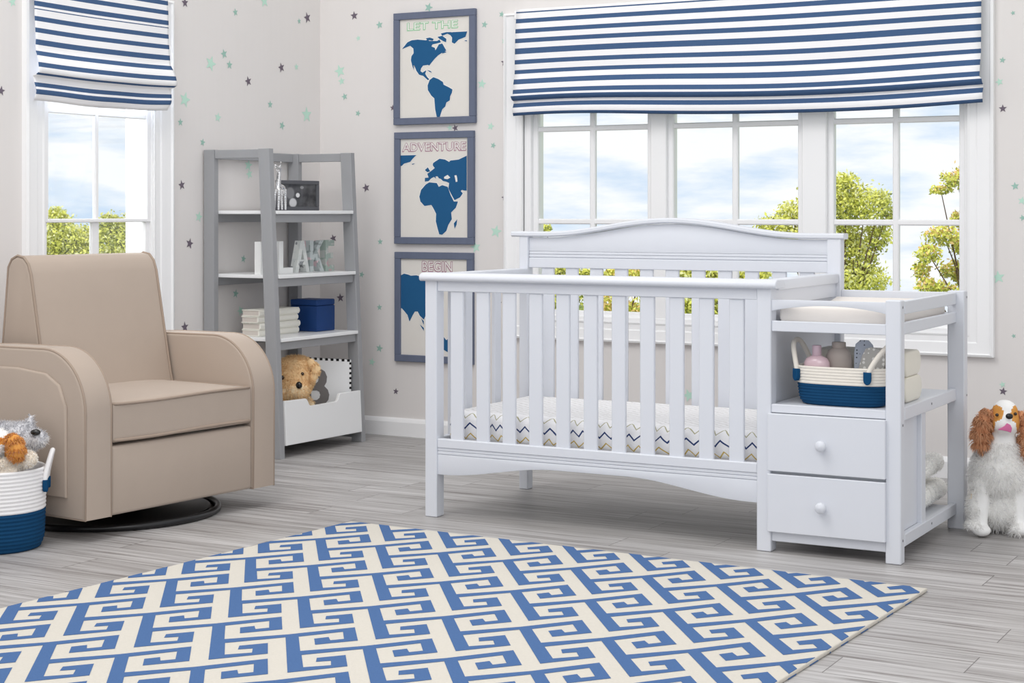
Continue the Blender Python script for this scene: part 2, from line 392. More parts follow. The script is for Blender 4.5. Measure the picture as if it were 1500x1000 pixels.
def star(mb, cen, r, plane, mi, rot):
    pts = []
    for k in range(10):
        a = PI / 2 + rot + k * PI / 5; q = r if k % 2 == 0 else r * 0.42
        dx, dz = q * math.cos(a), q * math.sin(a)
        pts.append((XW + 0.0012, cen.y + dx, cen.z + dz) if plane == 'L' else (cen.x + dx, YW - 0.0012, cen.z + dz))
    c = Vector((XW + 0.0012, cen.y, cen.z)) if plane == 'L' else Vector((cen.x, YW - 0.0012, cen.z))
    vs = [mb.bm.verts.new(p) for p in pts]; cv = mb.bm.verts.new(c)
    for k in range(10):
        f = mb.bm.faces.new((cv, vs[k], vs[(k + 1) % 10])); f.material_index = mi
STARS = [(270.7, 4, 'd', 5), (387, 1, 'm', 7), (344.6, 18, 't', 4), (450, 26, 'd', 5.5), (438, 31, 't', 3), (519, 23, 'd', 5.5), (556, 36.5, 't', 5), (525, 56, 'm', 3.5),
 (328, 79, 't', 5), (308.5, 93, 'm', 8), (336, 95, 't', 4.5), (412, 99, 'd', 5), (434, 98, 'm', 3.5), (498, 104, 'm', 8), (500.5, 119, 'm', 5), (363.5, 119, 'd', 5), (270.5, 146, 'm', 8),
 (505, 141.5, 't', 4.5), (395.5, 153, 't', 4), (319, 172, 'm', 5), (264, 179, 't', 4), (449, 168, 'm', 8), (524.5, 166, 't', 4), (413, 184, 't', 4.5), (296.6, 208.5, 't', 4), (575.5, 158, 'd', 4),
 (363.6, 242, 'm', 6), (365, 255, 'm', 5), (266, 271, 'd', 5), (291, 317.5, 'm', 5.5), (307, 318, 'd', 5), (277.5, 356.6, 'd', 5.5), (270.5, 479, 'd', 5.5), (304, 470, 't', 5), (251.5, 246, 't', 4), (251.5, 362, 't', 4),
 (356.4, 379, 't', 4), (345, 430, 't', 4.5), (488.4, 349, 'd', 5), (498.7, 436, 'd', 5.5), (536.4, 275, 'd', 5.5), (530, 402, 't', 4), (352, 455, 'm', 5), (526, 468, 'm', 4), (556, 510, 't', 5), (557, 354, 't', 4), (556, 450, 't', 4),
 (628, 11, 't', 6), (710, 36, 't', 4.5), (706, 123, 'm', 6), (667, 187.5, 'd', 4.5), (659, 187, 'm', 4), (719, 185, 'm', 5), (697, 362, 'm', 7), (735, 21, 't', 4), (739, 91, 'd', 5), (739, 60, 'm', 4),
 (722.7, 213, 't', 4), (738.7, 289, 'd', 4), (726.7, 339, 'm', 8), (730, 443, 'd', 5), (18, 3, 'm', 5), (1.5, 133, 'd', 5), (1009, 579, 'm', 8), (1484, 19, 't', 3), (1468.5, 88, 't', 4), (1464, 120, 'm', 5),
 (1469, 159, 'd', 5), (1487, 272.5, 't', 5), (1497, 294, 'm', 5), (1498, 319, 't', 4), (1462.5, 406, 'm', 8), (1485, 492, 't', 3), (1468.6, 563, 'm', 4), (1469.5, 573, 'd', 5), (580, 573, 'd', 4), (545, 530, 'm', 5)]
def wall(plane):
    mb = MB(); T = 0.16; top, bot = 2.9, -0.12
    if plane == 'L':                                     # x = XW, hole y 5.14..5.825
        for y0, y1, z0, z1 in ((-2.5, 5.14, bot, top), (5.825, YW + T, bot, top), (5.14, 5.825, bot, 0.61), (5.14, 5.825, 2.0, top)): mb.box(XW - T, XW, y0, y1, z0, z1, 0)
    else:
        for x0, x1, z0, z1 in ((XW, -3.859, bot, top), (-1.723, 3.2, bot, top), (-3.859, -1.723, bot, 0.61), (-3.859, -1.723, 2.0, top)): mb.box(x0, x1, YW, YW + T, z0, z1, 0)
    rnd = random.Random(5)
    for u, v, k, r in STARS:
        isL = u < 478
        if isL != (plane == 'L'): continue
        p = onX(u, v, XW) if isL else onY(u, v, YW)
        d = -ST * p.x + CT * p.y
        star(mb, p, r * 1.25 * d / F * (1.0 if not isL else 1.25), plane, {'d': 1, 'm': 2, 't': 3}[k], rnd.uniform(-0.35, 0.35))
    return mb
for plane, nm in (('L', 'wall_left'), ('B', 'wall_back')):
    tag(wall(plane).build(nm, ['wall', 'starD', 'starM', 'starT'], smooth=0), 'pale grey wall scattered with mint and plum stars', 'wall', kind='structure')
def baseboard(plane):
    prof = [(0, 0), (0.018, 0), (0.018, 0.07), (0.012, 0.082), (0.006, 0.09), (0, 0.09)]
    mb = MB()
    if plane == 'B': mb.prism(prof, lambda p, q, t: (t, YW - p, q), XW, 3.2)
    else: mb.prism(prof, lambda p, q, t: (XW + p, t, q), -2.5, YW - 0.018)
    return mb
tag(baseboard('B').build('baseboard_back', 'trim', smooth=0), 'white baseboard along the back wall', 'baseboard', kind='structure')
tag(baseboard('L').build('baseboard_left', 'trim', smooth=0), 'white baseboard along the left wall', 'baseboard', kind='structure')

# ---- windows
def casing(mb, a0, a1, b0, b1, i0, i1, j0, j1, fn):
    """picture-frame casing between the outer a/b and inner i/j rectangle; stepped, mitred profile"""
    steps = [(0.0, 0.0), (0.0, 0.026), (0.10, 0.030), (0.16, 0.022), (0.30, 0.020), (0.62, 0.016), (0.68, 0.011), (0.92, 0.010), (1.0, 0.014), (1.0, -0.05)]
    rings = []
    for s, h in steps:
        x0 = a0 + (i0 - a0) * s; x1 = a1 + (i1 - a1) * s; z0 = b0 + (j0 - b0) * s; z1 = b1 + (j1 - b1) * s
        rings.append([mb.bm.verts.new(fn(x, z, h)) for x, z in ((x0, z0), (x1, z0), (x1, z1), (x0, z1))])
    for A, B in zip(rings, rings[1:]):
        for k in range(4): mb.bm.faces.new((A[k], A[(k + 1) % 4], B[(k + 1) % 4], B[k]))
    bmesh.ops.recalc_face_normals(mb.bm, faces=mb.bm.faces[:])
w2 = thing('window_2', (-2.79, YW, 0.52), 'wide white three-bay window on the back wall', 'window', kind='structure')
mb = MB(); casing(mb, -3.957, -1.612, 0.52, 2.09, -3.859, -1.723, 0.61, 2.0, lambda x, z, h: (x, YW - h, z)); mb.build('window_casing', 'trim', w2, smooth=20)
mb = MB(); mb.box(-3.868, -1.714, YW + 0.003, YW + 0.155, 0.58, 0.636, 0.004); mb.build('window_sill', 'trim', w2)
units = [(-3.822, -3.192), (-3.112, -2.458), (-2.345, -1.742)]
mb = MB()
for x0, x1 in ((-3.868, -3.822), (-3.192, -3.112), (-2.458, -2.345), (-1.742, -1.714)): mb.box(x0, x1, YW + 0.006, YW + 0.14, 0.63, 2.0, 0.004)
mb.box(-3.86, -1.72, YW + 0.01, YW + 0.14, 1.965, 2.01, 0.003)
mb.build('window_frame', 'trim', w2)
for x0, x1 in units:
    mb = MB(); s = 0.026
    for a, b, c, d in ((x0 - 0.003, x0 + s, 0.632, 1.972), (x1 - s, x1 + 0.003, 0.632, 1.972), (x0 + s, x1 - s, 0.632, 0.632 + s), (x0 + s, x1 - s, 1.945, 1.972)): mb.box(a, b, YW + 0.03, YW + 0.07, c, d, 0.004)
    sh = mb.build('window_sash', 'trim', w2)
    mb = MB(); xm = (x0 + x1) / 2
    mb.box(xm - 0.014, xm + 0.014, YW + 0.036, YW + 0.062, 0.65, 1.95, 0.005)
    for z in (1.083, 1.528): mb.box(x0 + 0.02, x1 - 0.02, YW + 0.037, YW + 0.061, z - 0.013, z + 0.013, 0.005)
    mb.build('muntin', 'trim', sh)
    mb = MB(); mb.box(x0 + 0.015, x1 - 0.015, YW + 0.047, YW + 0.051, 0.65, 1.955, 0); mb.build('window_pane', 'glass', sh, smooth=0)
w1 = thing('window_1', (XW, 5.485, 0.52), 'tall white window on the left wall behind the chair', 'window', kind='structure')
mb = MB(); casing(mb, 5.027, 5.943, 0.52, 2.09, 5.14, 5.825, 0.61, 2.0, lambda x, z, h: (XW + h, x, z)); mb.build('window_casing', 'trim', w1, smooth=20)
mb = MB(); mb.box(XW - 0.155, XW - 0.003, 5.131, 5.834, 0.58, 0.636, 0.004); mb.build('window_sill', 'trim', w1)
mb = MB()
for y0, y1 in ((5.131, 5.160), (5.815, 5.834)): mb.box(XW - 0.14, XW + 0.004, y0, y1, 0.63, 2.0, 0.004)
mb.box(XW - 0.14, XW - 0.01, 5.15, 5.815, 1.965, 2.0, 0.003); mb.build('window_frame', 'trim', w1)
for z0, z1, dx, wd, sb, st in ((1.084, 1.97, 0.003, 0.012, 0.016, 0.028), (0.632, 1.100, 0.012, 0.024, 0.028, 0.014)):
    mb = MB(); s = 0.024; y0, y1 = 5.158, 5.817; X0 = XW - dx
    for a, b, c, d in ((y0, y0 + s, z0, z1), (y1 - s, y1, z0, z1), (y0 + s, y1 - s, z0, z0 + sb), (y0 + s, y1 - s, z1 - st, z1)): mb.box(X0 - 0.032, X0, a, b, c, d, 0.003)
    sh = mb.build('window_sash', 'trim', w1)
    mb = MB(); mb.box(X0 - 0.026, X0 - 0.006, 5.478 - wd, 5.478 + wd, z0 + 0.01, z1 - 0.01, 0.005)
    if z0 > 1: mb.box(X0 - 0.025, X0 - 0.007, y0 + 0.02, y1 - 0.02, 1.543, 1.569, 0.005)
    mb.build('muntin', 'trim', sh)
    mb = MB(); mb.box(X0 - 0.018, X0 - 0.014, y0 + 0.015, y1 - 0.015, z0 + 0.012, z1 - 0.012, 0); mb.build('window_pane', 'glass', sh, smooth=0)

# ---- roman blinds (fabric in stripes, folds towards the hem)
def blind(name, label, dark, ztop, zbot, folds, length, fn, loc, wav, edge):
    """fn(a, out, z): a along the wall 0..length, out = distance from the wall; folds: (z, out) control points"""
    zs = {ztop, zbot}
    for a, b in dark: zs.add(a); zs.add(b)
    for z, o in folds: zs.add(z)
    zs = sorted(zs, reverse=True)
    fine = []
    for a, b in zip(zs, zs[1:]):
        n = max(1, int((a - b) / 0.012)); fine += [a + (b - a) * i / n for i in range(n)]
    fine.append(zs[-1])
    fz = sorted(folds, reverse=True)
    def out(z):
        for (za, oa), (zb, ob) in zip(fz, fz[1:]):
            if zb <= z <= za:
                t = (za - z) / (za - zb + 1e-9); t = t * t * (3 - 2 * t); return oa + (ob - oa) * t
        return fz[-1][1]
    cols = 60; V, Fc, MI = [], [], []
    for z in fine:
        for i in range(cols + 1):
            a = i / cols; k = (ztop - z) / (ztop - zbot)
            dz = wav(a, k); do = 0.006 * math.sin(a * 9 + k * 5) * k
            V.append(fn(a * length + edge(a, k), out(z) + do, z + dz))
    for j in range(len(fine) - 1):
        zm = (fine[j] + fine[j + 1]) / 2; m = 1 if any(b <= zm <= a for a, b in dark) else 0
        for i in range(cols):
            k = j * (cols + 1) + i; Fc.append((k, k + 1, k + cols + 2, k + cols + 1)); MI.append(m)
    o = rawmesh('fabric', V, Fc, ['whitestripe', 'navystripe'], None, MI, loc=loc)
    md = o.modifiers.new('thick', 'SOLIDIFY'); md.thickness = 0.003; md.offset = 0
    return o
kb = 0.00327
dz2 = [(1.13 + kb * (310 - a), 1.13 + kb * (310 - b)) for a, b in ((16.5, 18.5), (27, 33.5), (42, 48.5), (56.5, 63), (71, 79.5), (88, 94.5), (103, 109), (117, 124.5), (132.5, 139), (142, 148.5), (153, 159.5), (167, 171.5))]
z2b = 1.13 + kb * (310 - 171.5)
t2 = thing('roman_blind', (-2.77, YW - 0.03, 2.09), 'wide navy and white striped roman blind over the three-bay window', 'blind')
f2 = blind('fabric', None, dz2, 2.102, z2b, [(2.102, 0.06), (1.95, 0.07), (1.80, 0.075), (1.715, 0.095), (1.675, 0.102), (1.662, 0.09), (1.655, 0.07), (1.61, 0.088), (z2b, 0.078)], 2.214,
           lambda a, o, z: (-3.866 + a, YW - o, z), (-2.77, YW - 0.03, 2.09),
           lambda a, k: 0.010 * math.sin(a * 6.6 + 0.4) * k + 0.016 * max(0, k - 0.72) * math.sin(a * 11 + 1.0) - 0.012 * math.exp(-((a - 0.62) / 0.28) ** 2) * k,
           lambda a, k: (a - 0.5) * 0.02 * (k > 0.8))
f2.parent = t2; f2.location = (0, 0, 0)
mb = MB(); mb.box(-3.88, -1.67, YW - 0.058, YW - 0.031, 2.055, 2.098, 0.003); mb.build('headrail', 'trim', t2)
kl = 0.00279
dz1 = [(1.13 + kl * (310 - a), 1.13 + kl * (310 - b)) for a, b in ((-30, -23), (-14.5, -7.5), (1.6, 9), (12.5, 14), (24, 31), (41, 48), (58, 66), (75, 82), (92, 99), (107, 109.5), (121, 127.5), (131, 138))]
z1b = 1.13 + kl * (310 - 147)
t1 = thing('roman_blind', (XW + 0.03, 5.51, 2.11), 'narrow navy and white striped roman blind over the left window', 'blind')
f1 = blind('fabric', None, dz1, 2.115, z1b, [(2.115, 0.06), (1.95, 0.066), (1.80, 0.075), (1.735, 0.10), (1.70, 0.108), (1.69, 0.09), (1.684, 0.07), (1.62, 0.085), (z1b, 0.07)], 0.826,
           lambda a, o, z: (XW + o, 5.030 + a, z), (XW + 0.03, 5.51, 2.11),
           lambda a, k: -0.010 * math.sin(a * PI) * k + 0.005 * math.sin(a * 13) * max(0, k - 0.7),
           lambda a, k: (a - 0.5) * (0.018 * math.exp(-((k - 0.75) / 0.12) ** 2)) - (0.022 * max(0, (k - 0.86) / 0.14) * (a > 0.5) * a))
f1.parent = t1; f1.location = (0, 0, 0)
mb = MB(); mb.box(XW + 0.031, XW + 0.058, 5.036, 5.85, 2.07, 2.112, 0.003); mb.build('headrail', 'trim', t1)

# ------------------------------------------------------------------ wall posters
def text_mesh(body, size, offset):
    cu = bpy.data.curves.new('t', 'FONT'); cu.body = body; cu.size = size; cu.offset = offset; cu.fill_mode = 'FRONT'; cu.align_x = 'CENTER'; cu.resolution_u = 3
    o = bpy.data.objects.new('t', cu); C.objects.link(o)
    dg = bpy.context.evaluated_depsgraph_get(); me = bpy.data.meshes.new_from_object(o.evaluated_get(dg))
    bpy.data.objects.remove(o); vs = [v.co.copy() for v in me.vertices]; fs = [tuple(p.vertices) for p in me.polygons]; bpy.data.meshes.remove(me)
    return vs, fs
def add_text(mb, body, cx, cz, w, h, y, mi, offset=0.0):
    vs, fs = text_mesh(body, 1.0, offset); v0, _ = text_mesh(body, 1.0, 0.0)
    x0, x1 = min(v.x for v in v0), max(v.x for v in v0); z0, z1 = min(v.y for v in v0), max(v.y for v in v0)
    sx, sz = w / (x1 - x0), h / (z1 - z0)
    nv = [mb.bm.verts.new((cx + (v.x - (x0 + x1) / 2) * sx, y, cz + (v.y - (z0 + z1) / 2) * sz)) for v in vs]
    for f in fs:
        try: q = mb.bm.faces.new([nv[i] for i in f]); q.material_index = mi
        except ValueError: pass
NAm = [(145,360),(165,335),(185,310),(215,295),(260,290),(320,295),(335,290),(345,300),(400,300),(420,290),(430,310),(400,318),(368,325),(360,340),(385,350),(390,368),(400,352),(415,325),(440,318),(455,345),(470,370),(440,385),(410,405),(385,430),(360,460),(345,480),(335,475),(300,480),(285,500),(280,520),(295,532),(320,515),(322,520),(315,540),(330,565),(345,580),(335,587),(318,572),(300,555),(270,547),(250,517),(235,478),(228,480),(235,515),(222,490),(210,440),(215,410),(230,390),(228,355),(205,335),(180,345)]
ISL = [[(320,280),(350,275),(378,285),(370,298),(330,293)],[(405,270),(440,262),(470,285),(468,310),(445,300),(420,285)],[(430,245),(470,235),(510,235),(470,250),(440,262)],[(600,298),(620,293),(620,303)],[(330,512),(355,520),(365,532),(345,525)],[(438,375),(470,378),(468,384),(440,392)]]
GRN = [(470,243),(520,235),(622,230),(610,270),(560,290),(530,320),(510,310),(512,275),(500,258)]
SAm = [(348,585),(375,565),(410,578),(445,600),(450,620),(490,640),(515,655),(510,680),(498,705),(495,735),(470,750),(462,780),(440,800),(430,830),(422,858),(400,858),(388,800),(382,720),(360,700),(335,660),(333,625)]
EUR = [(330,372),(345,362),(385,330),(370,310),(372,295),(385,285),(420,262),(460,268),(490,285),(500,275),(560,268),(619,240),(619,495),(600,495),(585,490),(575,498),(590,515),(570,545),(530,565),(510,530),(485,480),(490,440),(470,430),(445,425),(430,410),(415,405),(405,390),(390,392),(395,410),(380,395),(360,405),(340,425),(312,430),(313,402),(340,400)]
AFR = [(320,450),(345,435),(400,440),(415,468),(440,455),(480,468),(500,525),(525,575),(555,575),(540,620),(505,655),(510,705),(485,745),(470,790),(440,818),(418,815),(405,770),(393,720),(395,665),(375,625),(360,600),(310,608),(280,575),(272,540),(285,490)]
EUI = [[(131,238),(250,235),(225,260),(205,285),(160,298),(140,318),(131,310)],[(215,300),(240,295),(225,306)],[(313,345),(335,325),(352,355),(330,360)],[(525,735),(550,705),(545,745),(530,775)]]
SEA = [[(455,395),(480,380),(500,400),(480,412),(455,408)],[(530,385),(545,382),(550,400),(552,430),(540,432),(535,405)]]
ASI = [(131,265),(160,253),(190,260),(210,268),(250,265),(285,275),(310,290),(380,290),(410,310),(400,360),(380,400),(360,470),(330,520),(318,560),(305,590),(275,560),(260,530),(240,530),(222,560),(200,605),(185,555),(160,525),(145,508),(131,505)]
ASS = [[(412,430),(425,450),(420,470),(410,465)],[(275,625),(305,650),(305,672)],[(285,580),(305,600),(305,630)],[(395,760),(410,725),(450,715),(470,740),(500,715),(530,780),(500,840),(450,810),(405,835)]]
def grow(pts, k):
    a = sum(p[0] * q[1] - q[0] * p[1] for p, q in zip(pts, pts[1:] + pts[:1])); s = 1 if a > 0 else -1; out = []
    for i, p in enumerate(pts):
        q, r = pts[i - 1], pts[(i + 1) % len(pts)]; dx, dy = r[0] - q[0], r[1] - q[1]; L = math.hypot(dx, dy) or 1
        out.append((min(619, max(131, p[0] + s * dy / L * k)), p[1] - s * dx / L * k))
    return out
def poster(ox, oy, box, lands, seas, txt, label):
    """box: outer TL, TR, BR, BL in photo pixels; lands in 5x crop pixels with origin ox, oy"""
    P = [onY(u, v, YW - 0.02) for u, v in box]
    x0 = (P[0].x + P[3].x) / 2; x1 = (P[1].x + P[2].x) / 2; z1 = (P[0].z + P[1].z) / 2; z0 = (P[2].z + P[3].z) / 2
    t = thing('map_poster', ((x0 + x1) / 2, YW, z0), label, 'poster', 'framed world map posters in a column')
    fw = 0.034; ya, yb = YW - 0.024, YW - 0.001
    mb = MB(); mb.box(x0, x1, ya, yb, z1 - fw, z1, 0.002); mb.box(x0, x1, ya, yb, z0, z0 + fw, 0.002)
    mb.box(x0, x0 + fw, ya, yb, z0 + fw, z1 - fw, 0.002); mb.box(x1 - fw, x1, ya, yb, z0 + fw, z1 - fw, 0.002); mb.build('frame', 'frame', t)
    mb = MB(); mb.box(x0 + fw * 0.8, x1 - fw * 0.8, YW - 0.012, YW - 0.006, z0 + fw * 0.8, z1 - fw * 0.8, 0)
    def cv(pts, y): return [(lambda p: (min(max(p.x, x0 + fw), x1 - fw), y, min(max(p.z, z0 + fw), z1 - fw)))(onY(ox + a / 5, oy + b / 5, YW - 0.0125)) for a, b in pts]
    for dy, mi, g in ((0.0124, 1, 6), (0.0136, 2, 0)):
        for i, L in enumerate(lands): mb.flat(cv(grow(L, g) if g else L, YW - dy - 0.0001 * i), mi)
    for L in seas: mb.flat(cv(L, YW - 0.0150), 1)
    body, a0, a1, b0, b1, mi = txt
    A = onY(ox + a0 / 5, oy + b1 / 5, YW - 0.0125); B = onY(ox + a1 / 5, oy + b0 / 5, YW - 0.0125)
    cx, cz, w, h = (A.x + B.x) / 2, (A.z + B.z) / 2, B.x - A.x, B.z - A.z
    add_text(mb, body, cx, cz, w, h, YW - 0.0124, mi, 0.034)
    add_text(mb, body, cx - 0.002, cz - 0.003, w, h, YW - 0.0127, mi, 0.03)
    add_text(mb, body, cx, cz, w, h, YW - 0.0131, 1, -0.006)
    mb.build('print', ['paper', 'halo', 'land', 'mintink', 'mauve'], t, smooth=0)
poster(560, 0, ((576, 19), (696, 13), (696, 180), (577, 183)), [NAm, GRN, SAm] + ISL, [], ('LET THE', 186, 552, 146, 222, 3), 'grey framed blue map of the Americas, topmost of the three posters')
poster(560, 180, ((577, 194), (694, 191), (693, 359), (578, 356)), [EUR, AFR] + EUI, SEA, ('ADVENTURE', 150, 612, 138, 208, 4), 'grey framed blue map of Africa and Europe, middle of three posters')
poster(560, 350, ((577, 368), (693, 371), (692, 533), (579, 530)), [ASI] + ASS, [], ('BEGIN', 294, 512, 166, 234, 4), 'grey framed blue map of Asia, lowest poster, partly behind the crib')

# ------------------------------------------------------------------ crib with attached changing table
crib = thing('crib_with_changer', (-2.39, 5.65, 0), 'white slatted crib with arched back and attached changing table with two drawers', 'crib')
def post(x0, x1, y0, y1, z1): MB().box(x0, x1, y0, y1, 0, z1, 0.003).build('leg', 'crib', crib)
post(-3.278, -3.228, 5.28, 5.335, 0.878); post(-1.978, -1.928, 5.28, 5.335, 0.878); post(-1.541, -1.491, 5.28, 5.325, 0.846)
post(-3.268, -3.228, 5.99, 6.035, 1.03); post(-1.969, -1.916, 5.99, 6.035, 1.03); post(-1.522, -1.462, 5.986, 6.035, 0.848)
YF = 5.28
# front side
mb = MB(); mb.prism([(5.262, 0.880), (5.262, 0.890), (5.268, 0.899), (5.28, 0.904), (5.335, 0.904), (5.347, 0.899), (5.353, 0.890), (5.353, 0.880), (5.346, 0.874), (5.269, 0.874)], YZ, -3.294, -1.905, 0.003)
mb.build('top_rail', 'crib', crib, smooth=50)
MB().box(-3.228, -1.978, YF + 0.006, YF + 0.03, 0.836, 0.876, 0.002).build('upper_rail', 'crib', crib)
for k in range(11):
    xc = -3.1485 + k * 0.1094
    MB().box(xc - 0.0265, xc + 0.0265, YF + 0.011, YF + 0.026, 0.285, 0.84, 0.003).build('slat', 'crib', crib)
MB().box(-3.228, -1.978, YF + 0.004, YF + 0.032, 0.258, 0.291, 0.0025).build('lower_rail', 'crib', crib)
mb = MB()
mb.box(-3.228, -1.978, YF + 0.0075, YF + 0.026, 0.2465, 0.258, 0.0015); mb.box(-3.228, -1.978, YF + 0.0075, YF + 0.026, 0.2345, 0.245, 0.0015)
xa, xb = -3.228, -1.978; pts = [(xa, 0.233), (xa, 0.159)]
for i in range(1, 40):
    s = i / 40; x = xa + (xb - xa) * s; e = min(s, 1 - s) * 2; e = min(1, max(0, (e - 0.05) / 0.72)); e = e * e * (3 - 2 * e)
    pts.append((x, 0.159 + 0.05 * e))
pts += [(xb, 0.159), (xb, 0.233)]
mb.prism(pts, XZ, YF + 0.0075, YF + 0.026, 0.0015, triangulate=True); mb.box(-3.226, -1.98, YF + 0.012, YF + 0.024, 0.231, 0.258, 0); mb.build('apron', 'crib', crib)
# left end
MB().box(-3.284, -3.222, 5.345, 5.99, 0.868, 0.900, 0.006, seg=2).build('end_rail', 'crib', crib)
MB().box(-3.266, -3.242, 5.335, 5.99, 0.838, 0.872, 0.002).build('upper_rail', 'crib', crib)
MB().box(-3.268, -3.240, 5.335, 5.99, 0.258, 0.291, 0.002).build('lower_rail', 'crib', crib)
for k in range(5):
    yc = 5.44 + k * 0.113; MB().box(-3.262, -3.247, yc - 0.026, yc + 0.026, 0.285, 0.845, 0.003).build('slat', 'crib', crib)
# right end (solid, shared with the changer)
MB().box(-1.978, -1.922, 5.345, 5.99, 0.866, 0.902, 0.006, seg=2).build('end_rail', 'crib', crib)
mb = MB(); mb.box(-1.966, -1.934, 5.335, 5.99, 0.815, 0.868, 0.002); mb.box(-1.960, -1.938, 5.335, 5.99, 0.06, 0.82, 0.001); mb.build('end_panel', 'crib', crib)
# back
def arch(x):
    s = abs((x + 2.602) / 0.66); return 1.030 + (0.056 * (0.5 + 0.5 * math.cos(PI * min(1, s / 0.83))) if s < 0.83 else 0)
mb = MB(); top = [(x, arch(x) - 0.004) for x in [-3.228 + i * (1.259) / 48 for i in range(49)]]
mb.prism([(-3.228, 0.970)] + top + [(-1.969, 0.970)], XZ, 6.003, 6.024, 0.001, triangulate=True)
mb.box(-3.228, -1.969, 6.003, 6.024, 0.9585, 0.969, 0.0015); mb.box(-3.228, -1.969, 6.003, 6.024, 0.946, 0.957, 0.0015); mb.box(-3.226, -1.97, 6.008, 6.022, 0.94, 0.98, 0)
mb.build('headboard_panel', 'crib', crib)
mb = MB(); xs = [-3.302 + i * 1.398 / 60 for i in range(61)]; V = []
sec = [(-0.030, 0.004), (-0.030, 0.014), (-0.022, 0.020), (0.022, 0.020), (0.030, 0.014), (0.030, 0.004), (0.022, -0.002), (-0.022, -0.002)]
rings = [[mb.bm.verts.new((x, 6.013 + p, arch(x) + q)) for p, q in sec] for x in xs]
for A, B in zip(rings, rings[1:]):
    for k in range(8): mb.bm.faces.new((A[k], B[k], B[(k + 1) % 8], A[(k + 1) % 8]))
mb.bm.faces.new(rings[0]); mb.bm.faces.new(rings[-1][::-1]); bmesh.ops.recalc_face_normals(mb.bm, faces=mb.bm.faces[:])
mb.build('headboard_cap', 'crib', crib, smooth=40)
MB().box(-3.228, -1.969, 6.000, 6.026, 0.903, 0.944, 0.002).build('headboard_rail', 'crib', crib)
MB().box(-3.228, -1.969, 6.000, 6.026, 0.258, 0.291, 0.002).build('lower_rail', 'crib', crib)
for k in range(11):
    xc = -3.1455 + k * 0.1094; MB().box(xc - 0.028, xc + 0.028, 6.006, 6.02, 0.285, 0.906, 0.003).build('slat', 'crib', crib)
mb = MB(); mb.box(-3.22, -1.985, 5.345, 5.975, 0.252, 0.266, 0.002); mb.build('mattress_support', 'blackmetal', crib)
# changer
mb = MB(); pts = [(-1.928, 0.838), (-1.928, 0.800)]
for i in range(1, 24): s = i / 24; pts.append((-1.928 + 0.387 * s, 0.800 + 0.021 * math.sin(PI * s) ** 0.8))
pts += [(-1.541, 0.800), (-1.541, 0.838)]
mb.prism(pts, XZ, YF + 0.006, YF + 0.024, 0.0015, triangulate=True); mb.build('changer_rail', 'crib', crib)
MB().box(-1.928, -1.541, YF + 0.006, YF + 0.024, 0.733, 0.768, 0.002).build('changer_rail', 'crib', crib)
MB().box(-1.928, -1.545, 5.30, 5.99, 0.742, 0.764, 0.001).build('changer_deck', 'crib', crib)
for z0, z1 in ((0.800, 0.842), (0.735, 0.772)): MB().box(-1.509, -1.490, 5.325, 5.985, z0, z1, 0.002).build('changer_rail', 'crib', crib)
MB().box(-1.916, -1.522, 5.995, 6.015, 0.808, 0.842, 0.002).build('changer_rail', 'crib', crib)
MB().box(-1.916, -1.522, 5.995, 6.015, 0.735, 0.77, 0.002).build('changer_rail', 'crib', crib)
mb = MB(); mb.box(-1.934, -1.512, 5.287, 6.02, 0.474, 0.490, 0.001); mb.box(-1.928, -1.541, YF + 0.004, YF + 0.02, 0.463, 0.4915, 0.002); mb.build('changer_shelf', 'crib', crib)
MB().box(-1.511, -1.490, 5.325, 5.985, 0.458, 0.500, 0.002).build('changer_rail', 'crib', crib)
MB().box(-1.511, -1.490, 5.325, 5.985, 0.052, 0.092, 0.002).build('changer_rail', 'crib', crib)
mb = MB(); mb.box(-1.528, -1.512, 5.325, 5.548, 0.09, 0.46, 0.001); mb.build('side_panel', 'crib', crib)
MB().box(-1.535, -1.496, 5.548, 5.598, 0.09, 0.46, 0.002).build('stile', 'crib', crib)
MB().box(-1.934, -1.512, 5.560, 5.572, 0.06, 0.474, 0.001).build('cabinet_back', 'crib', crib)
MB().box(-1.934, -1.512, 5.30, 6.02, 0.060, 0.076, 0.001).build('cabinet_floor', 'crib', crib)
MB().box(-1.928, -1.541, YF + 0.008, YF + 0.024, 0.036, 0.075, 0.002).build('kick_rail', 'crib', crib)
MB().box(-1.938, -1.541, YF + 0.012, YF + 0.026, 0.06, 0.465, 0).build('drawer_divider', 'crib', crib)
for z0, z1 in ((0.272, 0.462), (0.070, 0.262)):
    mb = MB(); mb.box(-1.936, -1.538, YF - 0.014, YF + 0.002, z0, z1, 0.002); mb.box(-1.92, -1.55, YF + 0.012, 5.55, z0 + 0.01, z1 - 0.02, 0)
    dr = mb.build('drawer', 'crib', crib)
    mb = MB(); zc = (z0 + z1) / 2; prof = [(0.0075, 0.0), (0.007, 0.006), (0.009, 0.010), (0.0155, 0.014), (0.0185, 0.019), (0.018, 0.024), (0.013, 0.029), (0.0, 0.031)]
    mb.lathe(prof, 0, 0, seg=24); bmesh.ops.transform(mb.bm, matrix=Matrix.Translation((-1.746, YF - 0.014, zc)) @ Matrix.Rotation(PI / 2, 4, 'X'), verts=mb.bm.verts)
    mb.build('knob', 'crib', dr, smooth=60)
